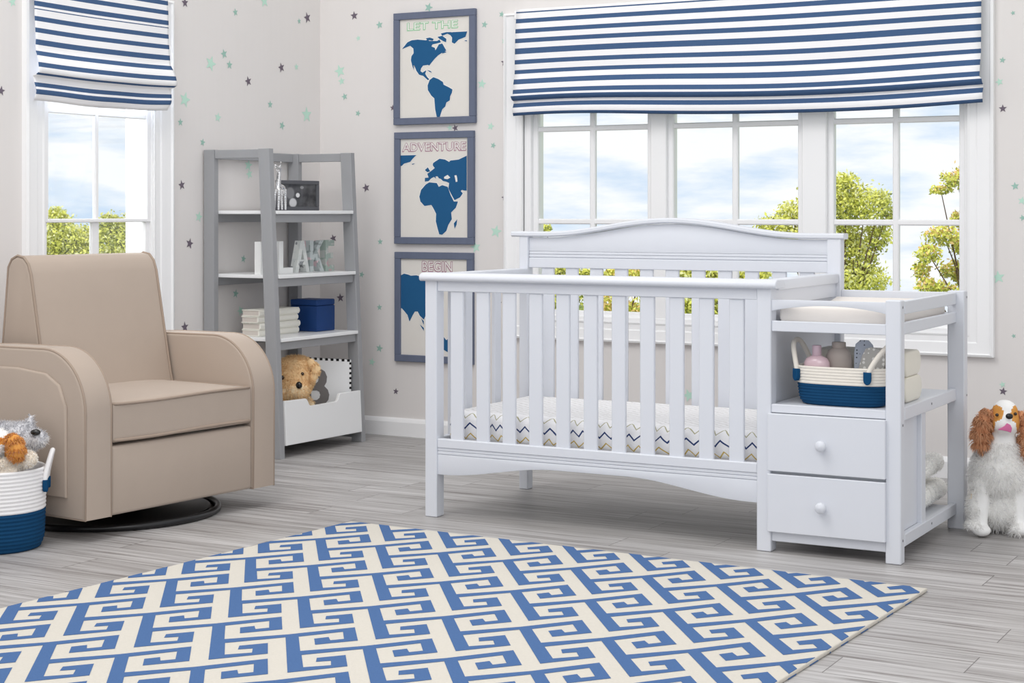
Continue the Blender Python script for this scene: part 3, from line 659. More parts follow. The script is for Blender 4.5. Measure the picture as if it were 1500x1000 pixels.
for x, y, z in ((-1.4905, 5.302, 0.823), (-1.4905, 5.302, 0.445), (-1.4615, 6.02, 0.825), (-1.4615, 6.02, 0.475), (-1.4905, 5.302, 0.075), (-1.4895, 5.65, 0.48), (-1.4895, 5.65, 0.075)):
    mb = MB(); mb.lathe([(0.004, 0), (0.004, 0.0012), (0, 0.0014)], 0, 0, seg=12); bmesh.ops.transform(mb.bm, matrix=Matrix.Translation((x, y, z)) @ Matrix.Rotation(PI / 2, 4, 'Y'), verts=mb.bm.verts); mb.build('screw', 'screw', crib)

# mattress
mt = MB(); mt.box(-3.222, -1.985, 5.345, 5.978, 0.268, 0.388, 0.032, seg=5)
tag(mt.build('crib_mattress', 'zigzag', loc=(-2.6, 5.345, 0.268), smooth=60), 'white crib mattress sheet with navy and ochre zigzag lines', 'mattress')
# changing pad: raised long edges
pts = [(5.336, 0.766), (5.332, 0.780), (5.335, 0.806), (5.350, 0.818), (5.40, 0.808), (5.52, 0.798), (5.70, 0.798), (5.86, 0.808), (5.93, 0.820), (5.965, 0.808), (5.97, 0.780), (5.965, 0.766)]
mb = MB(); mb.prism(pts, YZ, -1.918, -1.524, 0.010, seg=3)
tag(mb.build('changing_pad', 'pad', loc=(-1.72, 5.64, 0.766), smooth=60), 'cream changing pad lying between the changing table rails', 'changing pad')

# ------------------------------------------------------------------ things on the changer
def coil_basket(name, loc, label, sx, sy, h, navy, mats, rows, sq, handles, taper, rz=0.0):
    t = thing(name, loc, label, 'basket', rz=rz)
    prof = []; rr = h / rows
    def rad(z): return 1.0 - taper * (1 - z / h) ** 1.6 - (0.08 * max(0, 1 - z / (0.18 * h)) ** 2)
    prof.append((0.0, 0.002, 1)); prof.append((rad(0) * 0.97, 0.0, 1))
    for i in range(rows):
        z = i * rr; m = 1 if z < navy - 1e-6 else 0
        for q, s in ((0.12, -0.010), (0.32, 0.012), (0.5, 0.018), (0.68, 0.012), (0.88, -0.010)): prof.append((rad(z + q * rr) + s * 0.6, z + q * rr, m))
    prof.append((rad(h) - 0.02, h, 0)); prof.append((rad(h) - 0.06, h - rr * 0.3, 0))
    for i in range(rows - 1, 0, -3): prof.append((rad(i * rr) - 0.06, i * rr, 0))
    prof.append((rad(0) - 0.08, 0.012, 0)); prof.append((0.0, 0.012, 0))
    mb = MB(); mb.lathe(prof, 0, 0, sx, sy, 64, sq=sq); mb.build('basket_body', mats, t, smooth=70, local=True)
    for a0, a1, hh, lean in handles:
        def pt(a, z, k=1.0):
            c, q = math.cos(a), math.sin(a)
            if sq != 2: c = math.copysign(abs(c) ** (2 / sq), c); q = math.copysign(abs(q) ** (2 / sq), q)
            return Vector((sx * k * c, sy * k * q, z))
        path = []
        for i in range(21):
            s = i / 20; a = a0 + (a1 - a0) * s; e = math.sin(PI * s)
            path.append(pt(a, h * 0.80 + hh * e ** 0.7, 1.03 + lean * e))
        mb = MB(); mb.tube(path, 0.0085, 10); hd = mb.build('handle', mats[0], t, smooth=70, local=True)
        for a in (a0, a1):
            p = pt(a, h * 0.78, 1.03); nrm = Vector((math.cos(a) / sx, math.sin(a) / sy, 0)).normalized(); tg = Vector((-nrm.y, nrm.x, 0))
            tw = 0.013 if sq > 2 else 0.009; o2 = [(-tw, 0.017), (tw, 0.017)] + [(tw * math.cos(b), -0.008 + 0.016 * math.sin(b)) for b in [-i * PI / 8 for i in range(9)]]
            mb = MB(); mb.prism(o2, lambda x, z, d, p=p, nrm=nrm, tg=tg: p + tg * x + Vector((0, 0, z)) + nrm * d, -0.004, 0.011, 0.002, seg=1); mb.build('handle_tab', 'felt', hd, smooth=40, local=True)
    return t
coil_basket('rope_basket', (-1.712, 5.395, 0.4915), 'small cream and navy rope basket on the changing table shelf', 0.160, 0.082, 0.128, 0.066, ['ropecream', 'ropenavy'], 13, 3.0,
            [(PI - 0.75, PI + 0.62, 0.105, 0.04), (-1.05, 0.75, 0.105, 0.04)], 0.09, rz=-0.03)
t = thing('pump_bottle', (-1.802, 5.378, 0.512), 'squat pink bottle with a pink cap in the rope basket', 'bottle')
mb = MB(); mb.lathe([(0.016, 0), (0.026, 0.004), (0.036, 0.05), (0.0455, 0.095), (0.044, 0.116), (0.036, 0.130), (0.020, 0.138), (0.014, 0.140)], 0, 0, 1, 0.62, 36); mb.build('bottle_body', 'pink', t, smooth=60, local=True)
mb = MB(); mb.lathe([(0.0145, 0.138), (0.0155, 0.140), (0.0155, 0.170), (0.014, 0.173), (0.0, 0.173)], 0, 0, 1, 1, 24); mb.build('cap', 'pinkcap', t, smooth=40, local=True)
t = thing('lotion_bottle', (-1.741, 5.424, 0.510), 'taupe round shouldered bottle with a wide lid in the rope basket', 'bottle')
t.name = 'lotion_bottle'
mb = MB(); mb.lathe([(0.026, 0), (0.034, 0.004), (0.040, 0.05), (0.0455, 0.09), (0.0455, 0.128), (0.043, 0.142), (0.036, 0.156), (0.026, 0.164), (0.023, 0.166)], 0, 0, 1, 0.75, 36); mb.build('bottle_body', 'taupe', t, smooth=60, local=True)
mb = MB(); mb.lathe([(0.022, 0.164), (0.0235, 0.166), (0.0235, 0.183), (0.022, 0.185), (0.0, 0.185)], 0, 0, 1, 0.8, 28); mb.build('lid', 'taupe', t, smooth=40, local=True)
def folded(name, loc, w, h, th, tilt, m, label, yaw):
    pts = [(-w, 0), (w, 0), (w, h * 0.75), (w * 0.82, h * 0.92), (w * 0.4, h), (-w * 0.4, h), (-w * 0.85, h * 0.93), (-w, h * 0.78)]
    mb = MB()
    for k in range(3): mb.prism([(p * (1 - 0.03 * k), q * (1 - 0.02 * k)) for p, q in pts], XZ, (k - 1.5) * th / 3 + 0.0006, (k - 0.5) * th / 3 - 0.0006, th * 0.14, seg=2)
    bmesh.ops.transform(mb.bm, matrix=Matrix.Rotation(yaw, 4, 'Z') @ Matrix.Rotation(tilt, 4, 'Y'), verts=mb.bm.verts)
    o = mb.build(name, m, loc=loc, local=True, smooth=50); return tag(o, label, 'cloth', 'dotted cloths in the rope basket')
folded('folded_cloth', (-1.655, 5.434, 0.512), 0.035, 0.192, 0.02, 0.0, 'clothblue', 'pale blue folded cloth with dark specks at the back of the basket', 0.05)
folded('folded_cloth', (-1.648, 5.398, 0.515), 0.040, 0.172, 0.02, 0.26, 'clothgray', 'grey folded cloth with white polka dots in front of the blue one', -0.02)
for k, z in enumerate((0.4905, 0.5765)):
    pts = []; y0, y1, hh = 5.505, (5.712, 5.700)[k], 0.085
    for i in range(13): a = -PI / 2 + PI * i / 12; pts.append((y1 - 0.042 + 0.042 * math.cos(a), z + hh / 2 + hh / 2 * math.sin(a)))
    for i in range(13): a = PI / 2 + PI * i / 12; pts.append((y0 + 0.03 + 0.03 * math.cos(a), z + hh / 2 + hh / 2 * math.sin(a)))
    mb = MB(); mb.prism(pts, YZ, -1.86, -1.538, 0.008, seg=3)
    tag(mb.build('folded_towel', 'towel', loc=(-1.70, 5.6, z), smooth=50), ('cream folded towel, lower of the two on the changing table shelf', 'cream folded towel, upper of the two on the changing table shelf')[k], 'towel', 'cream towels behind the rope basket')
for k, (z, y0, y1, hh) in enumerate(((0.082, 5.60, 6.12, 0.086), (0.180, 5.60, 6.09, 0.080))):
    yc, ry, rz = (y0 + y1) / 2, (y1 - y0) / 2, hh / 2
    body = soft_body([('c', (-1.87 + i * 0.0475, y0 + rz, z + rz), (-1.87 + i * 0.0475, y1 - rz - 0.02 * (i % 2), z + rz + (0.018 if k else 0) * (1 - i / 7)), rz * 0.99, rz * (0.99 if i < 6 else 0.92)) for i in range(7)], 0.010, 3)
    V, Fc, MI = fur_from(body.bm, 5200, 0.008, 0.0013, grav=0.1, curl=0.6, keep=lambda p, n: p.x > -1.75)
    o = tag(body.build('fleece_blanket', 'fleece', loc=(-1.72, yc, z)), ('ivory fluffy blanket at the bottom of the changing table, under another', 'ivory fluffy blanket in the changing table base, on top of another')[k], 'blanket', 'fleece blankets in the changer base')
    rawmesh('pile', V, Fc, ['blade'], o, MI)['kind'] = 'stuff'

# ------------------------------------------------------------------ glider chair (local frame: x to the sitter's left, y to the back)
ch = thing('glider_armchair', (-3.963, 4.742, 0), 'taupe upholstered glider armchair on a black round base by left window', 'armchair', rz=math.radians(84))
mb = MB(); mb.tube([(0.40 * math.cos(a), 0.40 + 0.40 * math.sin(a), 0.013) for a in [2 * PI * i / 64 for i in range(64)]], 0.013, 10, closed=True)
mb.lathe([(0.37, 0.012), (0.37, 0.018), (0.12, 0.03), (0.10, 0.10), (0.0, 0.10)], 0, 0.40, seg=48); mb.build('swivel_base', 'blackmetal', ch, local=True, smooth=50)
def armprof(o=0.0):
    p = [(0.0 + o, 0.078 + o)]; n = 14
    for i in range(n + 1):
        a = PI - (PI / 2) * i / n; p.append((0.21 + (0.21 - o) * math.cos(a), 0.440 + (0.215 - o) * math.sin(a)))
    p += [(0.50, 0.652 - o), (0.82 - o, 0.640 - o), (0.82 - o, 0.078 + o)]
    return p
for s in (-1, 1):
    a, b = sorted((s * 0.472, s * 0.345))
    mb = MB(); mb.prism(armprof(), YZ, a, b, 0.012, seg=3); arm = mb.build('arm', 'chair', ch, local=True, smooth=50)
    for x in (a + 0.007, b - 0.007): MB().tube([(x, p, q) for p, q in armprof(0.002)], 0.0045, 8, closed=True).build('piping', 'piping', arm, local=True, smooth=60)
    xo = s * 0.472; q = [(0.085, 0.15), (0.085, 0.46), (0.12, 0.535), (0.19, 0.572), (0.34, 0.585), (0.70, 0.58), (0.74, 0.55), (0.74, 0.15)]
    mb = MB(); mb.prism(q, YZ, xo - 0.004 * s, xo + 0.011 * s, 0.008, seg=3); pn = mb.build('side_panel', 'chair', arm, local=True, smooth=50)
mb = MB(); mb.box(-0.348, 0.348, 0.004, 0.80, 0.078, 0.318, 0.012, seg=3); mb.build('seat_base', 'chair', ch, local=True, smooth=50)
mb = MB(); t = bmesh.new(); bmesh.ops.create_cube(t, size=1); bmesh.ops.subdivide_edges(t, edges=t.edges[:], cuts=12, use_grid_fill=True)
for v in t.verts:
    x, y, z = v.co.x * 2, v.co.y * 2, v.co.z * 2
    cr = (1 - abs(x) ** 4) * (1 - abs(y) ** 4); r = 0.985 if abs(z) > 0.95 else 1.0
    v.co = Vector((x * 0.341 * r, 0.31 + y * 0.305 * r - 0.006 * (1 - x * x) * (y < -0.9), 0.398 + z * 0.068 + (0.016 * cr if z > 0.5 else 0) - (0.004 * cr if z < -0.5 else 0)))
merge(mb.bm, t, 0); seat = mb.build('seat_cushion', 'chair', ch, local=True, smooth=60)
for z, w in ((0.464, 0.0055), (0.338, 0.006)):
    path = [(-0.338, 0.60, z), (-0.339, 0.3, z), (-0.339, 0.02, z), (-0.332, 0.006, z)] + [(x, 0.004 - 0.004 * (1 - (x / 0.33) ** 2), z + 0.003 * math.sin(x * 9)) for x in [-0.30 + 0.06 * i for i in range(11)]] + [(0.332, 0.006, z), (0.339, 0.02, z), (0.339, 0.3, z), (0.338, 0.60, z)]
    mb = MB(); mb.tube(path, w, 8); mb.build('piping', 'piping', seat, local=True, smooth=60)
bp = [(0.40, 0.40), (0.425, 0.50), (0.455, 0.65), (0.485, 0.80), (0.505, 0.90), (0.520, 0.938), (0.545, 0.962), (0.58, 0.968), (0.612, 0.955), (0.632, 0.925), (0.645, 0.80), (0.69, 0.40), (0.72, 0.10), (0.60, 0.10), (0.60, 0.40)]
mb = MB(); mb.prism(bp, YZ, -0.290, 0.334, 0.014, seg=3); bk = mb.build('backrest', 'chair', ch, local=True, smooth=50)
for x in (-0.285, 0.329): MB().tube([(x, p, q) for p, q in [(0.402, 0.42)] + bp[1:12]], 0.005, 8).build('piping', 'piping', bk, local=True, smooth=60)

# ------------------------------------------------------------------ ladder shelf
sh = thing('ladder_shelf', (-4.85, 6.52, 0), 'grey ladder shelf with white boards and a toy bin in the corner', 'shelf')
def lean(z): return -4.606 - (1.42 - 0) * 0.0 - z * 0.0475      # front face of the front posts
for y0, y1 in ((6.172, 6.207), (6.833, 6.868)):
    mb = MB(); mb.prism([(lean(0) - 0.062, 0), (lean(0), 0), (lean(1.42), 1.42), (lean(1.42) - 0.062, 1.42)], lambda p, q, t: (p, t, q), y0, y1, 0.002, seg=1); mb.build('leg', 'shelfgray', sh)
    MB().box(-5.052, -4.992, y0 + 0.0, y1, 0, 1.42, 0.002).build('leg', 'shelfgray', sh)
    for z in (1.378, 0.02):
        MB().box(-4.992, lean(z) - 0.062, y0 + 0.006, y1 - 0.006, z, z + 0.04, 0.002).build('side_rail', 'shelfgray', sh)
MB().box(-5.045, -5.022, 6.207, 6.833, 1.378, 1.42, 0.002).build('back_rail', 'shelfgray', sh)
for z in (1.135, 0.838, 0.547):
    xf = lean(z) + 0.006
    MB().box(-5.045, xf, 6.209, 6.831, z - 0.016, z, 0.002).build('shelf_board', 'shelfwhite', sh)
    MB().box(xf - 0.036, xf - 0.016, 6.209, 6.831, z - 0.055, z - 0.0165, 0.002).build('front_rail', 'shelfgray', sh)
    MB().box(-5.04, -5.02, 6.209, 6.831, z - 0.055, z - 0.0165, 0.002).build('back_rail', 'shelfgray', sh)
yb0, yb1 = 6.212, 6.828
bn = [(yb0, 0.058), (yb0, 0.262), (6.375, 0.258), (6.385, 0.252), (6.402, 0.226), (6.412, 0.220), (6.622, 0.220), (6.632, 0.226), (6.648, 0.252), (6.658, 0.256), (yb1, 0.254), (yb1, 0.052)]
mb = MB(); mb.prism(bn, lambda p, q, t: (t - q * 0.0475 - 0.002, p, q), lean(0) - 0.006, lean(0) + 0.010, 0.002, seg=1, triangulate=True); bf = mb.build('bin_front', 'shelfwhite', sh)
mb = MB(); mb.box(-5.03, -4.625, 6.216, 6.824, 0.055, 0.067, 0.001); mb.box(-5.03, -4.64, 6.213, 6.224, 0.06, 0.235, 0.001); mb.box(-5.03, -4.64, 6.816, 6.827, 0.06, 0.235, 0.001); mb.box(-5.04, -5.025, 6.216, 6.824, 0.06, 0.24, 0.001)
mb.build('toy_bin', 'shelfwhite', sh)

# figures and frames on the shelf
def giraffe():
    o = Vector((-4.775, 6.395, 1.1355))
    P = lambda y, z, x=0.0: o + Vector((x, y, z))
    parts = [('e', P(0, 0.105), (0.018, 0.036, 0.020)), ('c', P(-0.018, 0.115), P(-0.006, 0.19), 0.015, 0.0095), ('e', P(-0.012, 0.197), (0.011, 0.023, 0.013)), ('c', P(-0.02, 0.197), P(-0.038, 0.212), 0.010, 0.007),
             ('c', P(0.0, 0.2), P(0.006, 0.222), 0.0035, 0.003), ('e', P(0.006, 0.224), (0.005, 0.005, 0.005)), ('c', P(-0.008, 0.205, 0.006), P(-0.006, 0.226, 0.008), 0.0035, 0.003), ('e', P(-0.006, 0.228, 0.008), (0.005, 0.005, 0.005)),
             ('c', P(0.034, 0.105), P(0.046, 0.06), 0.004, 0.003)]
    for y, x in ((-0.024, 0.011), (-0.026, -0.011), (0.024, 0.011), (0.026, -0.011)): parts += [('c', P(y, 0.095, x), P(y * 1.15, 0.008, x), 0.0095, 0.0062)]
    b = soft_body(parts, 0.0032, 2)
    tag(b.build('giraffe_figurine', 'silver', loc=o, smooth=180), 'shiny silver giraffe figurine standing on the top shelf', 'figurine')
giraffe()
t = thing('picture_frame', (-4.86, 6.648, 1.1355), 'dark grey frame with a black and white photo on top shelf', 'picture frame', rz=math.radians(84))
mb = MB(); w, h, f = 0.150, 0.147, 0.019
for a in ((-w, w, h - f, h), (-w, w, 0, f), (-w, -w + f, f, h - f), (w - f, w, f, h - f)): mb.box(a[0], a[1], -0.011, 0.009, a[2], a[3], 0.002)
mb.build('frame', 'dkframe', t, local=True)
mb = MB(); mb.box(-w + 0.012, w - 0.012, -0.003, 0.006, 0.012, h - 0.012, 0); mb.build('photo_print', 'photo', t, local=True, smooth=0)
mb = MB(); mb.prism([(0.009, 0.0), (0.009, 0.09), (0.06, 0.0)], YZ, -0.02, 0.02); mb.build('easel_back', 'dkframe', t, local=True, smooth=0)
# block letters
LET = {'B': [[(0,0),(0.62,0),(0.9,0.12),(0.96,0.28),(0.9,0.44),(0.74,0.53),(0.88,0.63),(0.9,0.78),(0.82,0.93),(0.6,1),(0,1)]],
       'L': [[(0,0),(0.95,0),(0.95,0.17),(0.28,0.17),(0.28,1),(0,1)]],
       'A': [[(0,0),(0.22,0),(0.31,0.24),(0.69,0.24),(0.78,0),(1,0),(0.62,1),(0.38,1)]],
       'K': [[(0,0),(0.24,0),(0.24,0.36),(0.36,0.48),(0.72,0),(1,0),(0.53,0.64),(0.96,1),(0.70,1),(0.24,0.58),(0.24,1),(0,1)]],
       'E': [[(0,0),(0.95,0),(0.95,0.19),(0.28,0.19),(0.28,0.41),(0.85,0.41),(0.85,0.59),(0.28,0.59),(0.28,0.81),(0.95,0.81),(0.95,1),(0,1)]]}
HOLE = {'B': [[(0.27,0.16),(0.58,0.16),(0.66,0.28),(0.58,0.42),(0.27,0.42)],[(0.27,0.6),(0.55,0.6),(0.62,0.72),(0.55,0.84),(0.27,0.84)]], 'A': [[(0.39,0.40),(0.61,0.40),(0.5,0.74)]]}
def hole_prism(outline, holes, fn, a, b, mi=0):
    """extruded outline with holes, triangulated with scanfill"""
    mb = MB(); t = bmesh.new(); es = []
    for loop in [outline] + holes:
        vs = [t.verts.new((p, q, 0)) for p, q in loop]; es += [t.edges.new((vs[i], vs[(i + 1) % len(vs)])) for i in range(len(vs))]
    bmesh.ops.triangle_fill(t, use_beauty=True, edges=es)
    tris = [[(v.co.x, v.co.y) for v in f.verts] for f in t.faces]; t.free()
    for tri in tris:
        for d in (a, b): mb.bm.faces.new([mb.bm.verts.new(fn(p, q, d)) for p, q in tri]).material_index = mi
    for loop in [outline] + holes:
        for i in range(len(loop)):
            p, q = loop[i], loop[(i + 1) % len(loop)]
            mb.bm.faces.new([mb.bm.verts.new(fn(*p, a)), mb.bm.verts.new(fn(*q, a)), mb.bm.verts.new(fn(*q, b)), mb.bm.verts.new(fn(*p, b))]).material_index = mi
    bmesh.ops.remove_doubles(mb.bm, verts=mb.bm.verts[:], dist=1e-5); bmesh.ops.recalc_face_normals(mb.bm, faces=mb.bm.faces[:])
    return mb
for c, y0, w, m, lab in (('B', 6.232, 0.110, 'colW', 'white block letter half hidden by the shelf post'), ('L', 6.374, 0.115, 'colW', 'white block letter L on the middle shelf board'), ('A', 6.503, 0.115, 'colA', 'pale collaged block letter A on the shelf'),
                         ('K', 6.622, 0.118, 'colK', 'pink and grey collaged block letter K on the shelf'), ('E', 6.752, 0.076, 'colE', 'green grey collaged block letter E at the row end')):
    o = hole_prism(LET[c][0], HOLE.get(c, []), lambda p, q, t, y0=y0, w=w: (t, y0 + p * w, 0.8385 + q * 0.152), -4.80, -4.765).build('block_letter', m, loc=(-4.78, y0 + w / 2, 0.8385), smooth=0)
    tag(o, lab, 'letter', 'block letters on the shelf')
for k in range(4):
    z = 0.5475 + k * 0.031; j = (0.0, 0.004, -0.003, 0.002)[k]; y0, y1, x0, x1 = 6.262 + j, 6.575 + j, -4.90, -4.80 + j
    t = thing('book', (-4.85, 6.42, z), ('lowest', 'second lowest', 'second highest', 'topmost')[k] + ' cream book of the stack beside the navy box', 'book', 'cream books stacked on the shelf')
    mb = MB(); mb.box(x0, x1, y0, y1, z, z + 0.004, 0.001); mb.box(x0, x1, y0, y1, z + 0.026, z + 0.030, 0.001)
    mb.prism([(x1 - 0.004, z + 0.001), (x1 + 0.003, z + 0.006), (x1 + 0.005, z + 0.015), (x1 + 0.003, z + 0.024), (x1 - 0.004, z + 0.029)], XZ, y0, y1); mb.build('cover', 'book', t, smooth=30)
    MB().box(x0 + 0.004, x1 - 0.003, y0 + 0.003, y1 - 0.003, z + 0.0038, z + 0.0262, 0).build('pages', 'pages', t, smooth=0)
t = thing('storage_box', (-4.825, 6.725, 0.5475), 'navy blue storage box beside the stack of cream books', 'box')
mb = MB(); mb.box(-4.905, -4.745, 6.650, 6.803, 0.5475, 0.672, 0.005, seg=2); mb.build('box_body', 'bluebox', t)
mb = MB(); mb.box(-4.905, -4.745, 6.650, 6.803, 0.6725, 0.702, 0.006, seg=3); mb.build('lid', 'bluebox', t)
# foam letter board in the bin
A, B = Vector((-4.83, 6.545, 0)), Vector((-4.655, 6.808, 0)); ax = (B - A).normalized(); L = (B - A).length; nr = Vector((ax.y, -ax.x, 0))
bd = thing('foam_tile', (A + B) / 2 + Vector((0, 0, 0.068)), 'white foam play tile with grey letter B and dashed black border in the bin', 'play tile')
fb = lambda p, q, t: A + ax * p + Vector((0, 0, q)) + nr * t
ztL, ztR = 0.432, 0.404
mb = MB(); mb.prism([(0.0, 0.07), (L, 0.07), (L, ztR), (0.0, ztL)], fb, -0.006, 0.006, 0.001, seg=1)
n = 11
for i in range(n):
    p = (i + 0.25) / n * L; zt = ztL + (ztR - ztL) * p / L
    mb.prism([(p, zt - 0.010), (p + L / n * 0.5, zt - 0.011), (p + L / n * 0.5, zt + 0.0006), (p, zt + 0.0006)], fb, -0.0065, 0.0068, mi=1)
    q = ztR - 0.012 - i * 0.024
    if q > 0.09: mb.prism([(L - 0.010, q - 0.011), (L + 0.0006, q - 0.011), (L + 0.0006, q), (L - 0.010, q)], fb, -0.0065, 0.0068, mi=1)
mb.build('tile', ['board', 'checkblack'], bd, smooth=0)
BO = [(0,0),(0.62,0),(0.84,0.05),(0.97,0.16),(1.0,0.29),(0.95,0.42),(0.82,0.52),(0.9,0.62),(0.92,0.76),(0.84,0.90),(0.66,0.99),(0.5,1),(0,1)]
BH = [[(0.34,0.17),(0.56,0.17),(0.65,0.22),(0.68,0.30),(0.64,0.38),(0.55,0.42),(0.34,0.42)],[(0.34,0.60),(0.52,0.60),(0.60,0.65),(0.62,0.72),(0.58,0.80),(0.50,0.83),(0.34,0.83)]]
hole_prism(BO, BH, lambda p, q, t: fb(0.058 + p * 0.142, 0.185 + q * 0.187, t), 0.0055, 0.0085).build('letter_inlay', 'letterB', bd, smooth=0)

# ------------------------------------------------------------------ plush toys
def plush(name, loc, label, parts, mats, fn, voxel, fur, group=None):
    b = soft_body(parts, voxel, 3)
    b.bm.normal_update(); paint(b, fn)
    root = thing(name, loc, label, 'plush toy', group)
    furs = []
    for count, length, width, ffn, keep, grav, curl in fur: furs.append(fur_from(b.bm, count, length, width, ffn, keep, grav, curl))
    body = b.build('body', mats, root, smooth=180)
    for V, Fc, MI in furs:
        o = rawmesh('fur', V, Fc, mats, root, MI); o['kind'] = 'stuff'
    return root
def bead(name, c, r, m, parent, rot=None): MB().ell(c, r, rot, seg=16, rings=10).build(name, m, parent, smooth=180)

# golden puppy in the toy bin
D = 7.93
G = lambda u, v, dd=0.0: at(u, v, D + dd)
px = D / F
hc = G(434, 553)
parts = [('e', hc, (27 * px,) * 3), ('e', G(433, 533), (24 * px, 24 * px, 12 * px)), ('e', G(437, 571, -0.055), (17 * px, 17 * px, 14 * px)), ('e', G(430, 574, -0.03), (20 * px, 18 * px, 13 * px)), ('c', G(430, 590, 0.03), G(428, 606, 0.02), 0.066, 0.070), ('c', G(450, 585, 0.02), G(459, 600, 0.0), 0.02, 0.02)]
pup = plush('plush_puppy', G(430, 620, 0.07), 'golden tan plush puppy looking out of the white toy bin', parts, ['furtan', 'furlight', 'bladetan'], lambda p, n: 1 if p.z < hc.z - 0.03 else 0, 0.007,
            [(7500, 0.014, 0.0012, lambda p, r: 2 if r.random() < 0.7 else 0, lambda p, n: p.z > 0.22, 0.35, 0.45)])
bead('nose', G(438, 564, -0.108), (5 * px, 4 * px, 5.2 * px), 'black', pup)
bead('eye', G(443, 547.5, -0.072), (2.8 * px, 2.4 * px, 2.6 * px), 'eye', pup); bead('eye', G(413.5, 553, -0.075), (3 * px, 2.4 * px, 3.2 * px), 'eye', pup)
mb = MB(); mb.tube([G(444, 531, -0.02), G(455, 532, -0.035), G(463, 541, -0.045), G(460, 552, -0.05), G(454, 560, -0.05)], [0.016, 0.024, 0.026, 0.021, 0.008], 12, flat=0.6)
V, Fc, MI = fur_from(mb.bm, 1300, 0.010, 0.0012, grav=0.3, curl=0.4); ear = mb.build('ear', 'furtan', pup, smooth=180); rawmesh('fur', V, Fc, ['furtan'], ear, MI)['kind'] = 'stuff'

# sitting spaniel beside the changing table
D = 5.86; px = D / F
G = lambda u, v, dd=0.0: at(u, v, D + dd)
VD = (at(750, 310, 2) - at(750, 310, 1)).normalized()
hd = G(1471, 617)
parts = [('e', hd, (22.5 * px, 22.5 * px, 24 * px)), ('e', G(1472, 604), (19 * px,) * 3), ('e', G(1472, 621, -0.038), (17.5 * px, 18 * px, 15 * px)),
         ('c', G(1467, 640, 0.02), G(1463, 662, 0.03), 0.050, 0.070), ('e', G(1461, 690, 0.03), (38 * px, 0.085, 40 * px)), ('e', G(1465, 738, 0.06), (39 * px, 0.10, 40 * px)),
         ('c', G(1438, 708, -0.005), G(1437, 772, -0.03), 0.030, 0.023), ('e', G(1438, 776.5, -0.052), (13.5 * px, 0.038, 8.5 * px)), ('c', G(1490, 708, -0.005), G(1493, 770, -0.03), 0.030, 0.024), ('e', G(1494, 775, -0.052), (14.5 * px, 0.038, 9 * px)),
         ('e', G(1431, 742, 0.015), (13 * px, 0.055, 26 * px)), ('e', G(1427, 768, -0.01), (11 * px, 0.055, 9 * px)), ('e', G(1505, 742, 0.06), (13 * px, 0.075, 26 * px))]
def dogpaint(p, n):
    d = -ST * p.x + CT * p.y; r = CT * p.x + ST * p.y; u = 750 + F * r / d; v = HZ + F * (H - p.z) / d
    el = lambda cu, cv, ru, rv: ((u - cu) / ru) ** 2 + ((v - cv) / rv) ** 2 < 1
    if v < 640 and (el(1459, 605, 10.5, 12) or el(1451, 617, 7, 17) or el(1489, 606, 8.5, 13) or el(1494, 618, 6, 16)): return 1
    if d > D + 0.04 and v < 630: return 1
    if 690 < v < 730 and u < 1424: return 2
    return 0
chest = lambda p, n: 0.155 < p.z < 0.335
low = lambda p, n: p.z < 0.17 and (p - G(1462, 740, 0)).length < 0.2
shade = lambda p, r: 3 if r.random() < 0.04 else 4
dog = plush('plush_dog', (-1.32, 6.0, 0), 'white plush dog with brown shaggy ears sitting beside the changing table', parts, ['furwhite', 'furorange', 'furlight', 'furgray', 'blade'], dogpaint, 0.0065,
            [(5200, 0.027, 0.0013, shade, lambda p, n: 0.15 < p.z < 0.325, 0.9, 0.38),
             (2200, 0.022, 0.0012, shade, lambda p, n: 0.012 < p.z < 0.16 and abs((CT * p.x + ST * p.y) - (CT * G(1465, 740).x + ST * G(1465, 740).y)) < 0.045, 0.7, 0.5),
             (1300, 0.016, 0.0012, shade, lambda p, n: 0.03 < p.z < 0.16 and (CT * p.x + ST * p.y) < (CT * G(1430, 740).x + ST * G(1430, 740).y), 0.6, 0.5)])
RV = Matrix.Rotation(TH, 3, 'Z')
bead('nose', G(1478.5, 609.5, -0.083), (5.4 * px, 0.009, 4.4 * px), 'black', dog, RV)
bead('eye', G(1460.5, 607.5, -0.052), (2.6 * px, 0.006, 2.5 * px), 'eye', dog, RV); bead('eye', G(1487.5, 606, -0.045), (2.4 * px, 0.006, 2.4 * px), 'eye', dog, RV)
tp = [(1461.5, 629.5), (1466, 626.5), (1471, 624), (1475, 619.5), (1480, 622), (1482.5, 627), (1481, 633.5), (1475, 631.5), (1468, 630)]
mb = MB(); mb.prism([(u, v) for u, v in tp], lambda u, v, t: G(u, v, t), -0.0835, -0.06, 0.002, seg=2); mb.build('tongue', 'tongue', dog, smooth=60)
for pth, rad in (([(1451, 602), (1443, 610), (1438, 627), (1436, 644), (1437, 656)], [0.013, 0.022, 0.027, 0.025, 0.014]), ([(1493, 604), (1500, 614), (1504, 632), (1504, 652), (1502, 668)], [0.012, 0.018, 0.023, 0.021, 0.012])):
    mb = MB(); mb.tube([G(u, v, -0.005) for u, v in pth], rad, 14, flat=1.0)
    bmesh.ops.recalc_face_normals(mb.bm, faces=mb.bm.faces[:])
    V, Fc, MI = fur_from(mb.bm, 2600, 0.027, 0.0013, lambda p, r: 0 if r.random() < 0.6 else 1, None, 1.1, 0.4)
    ear = mb.build('ear', 'furbrown', dog, smooth=180); rawmesh('fur', V, Fc, ['furbrown', 'furrust'], ear, MI)['kind'] = 'stuff'

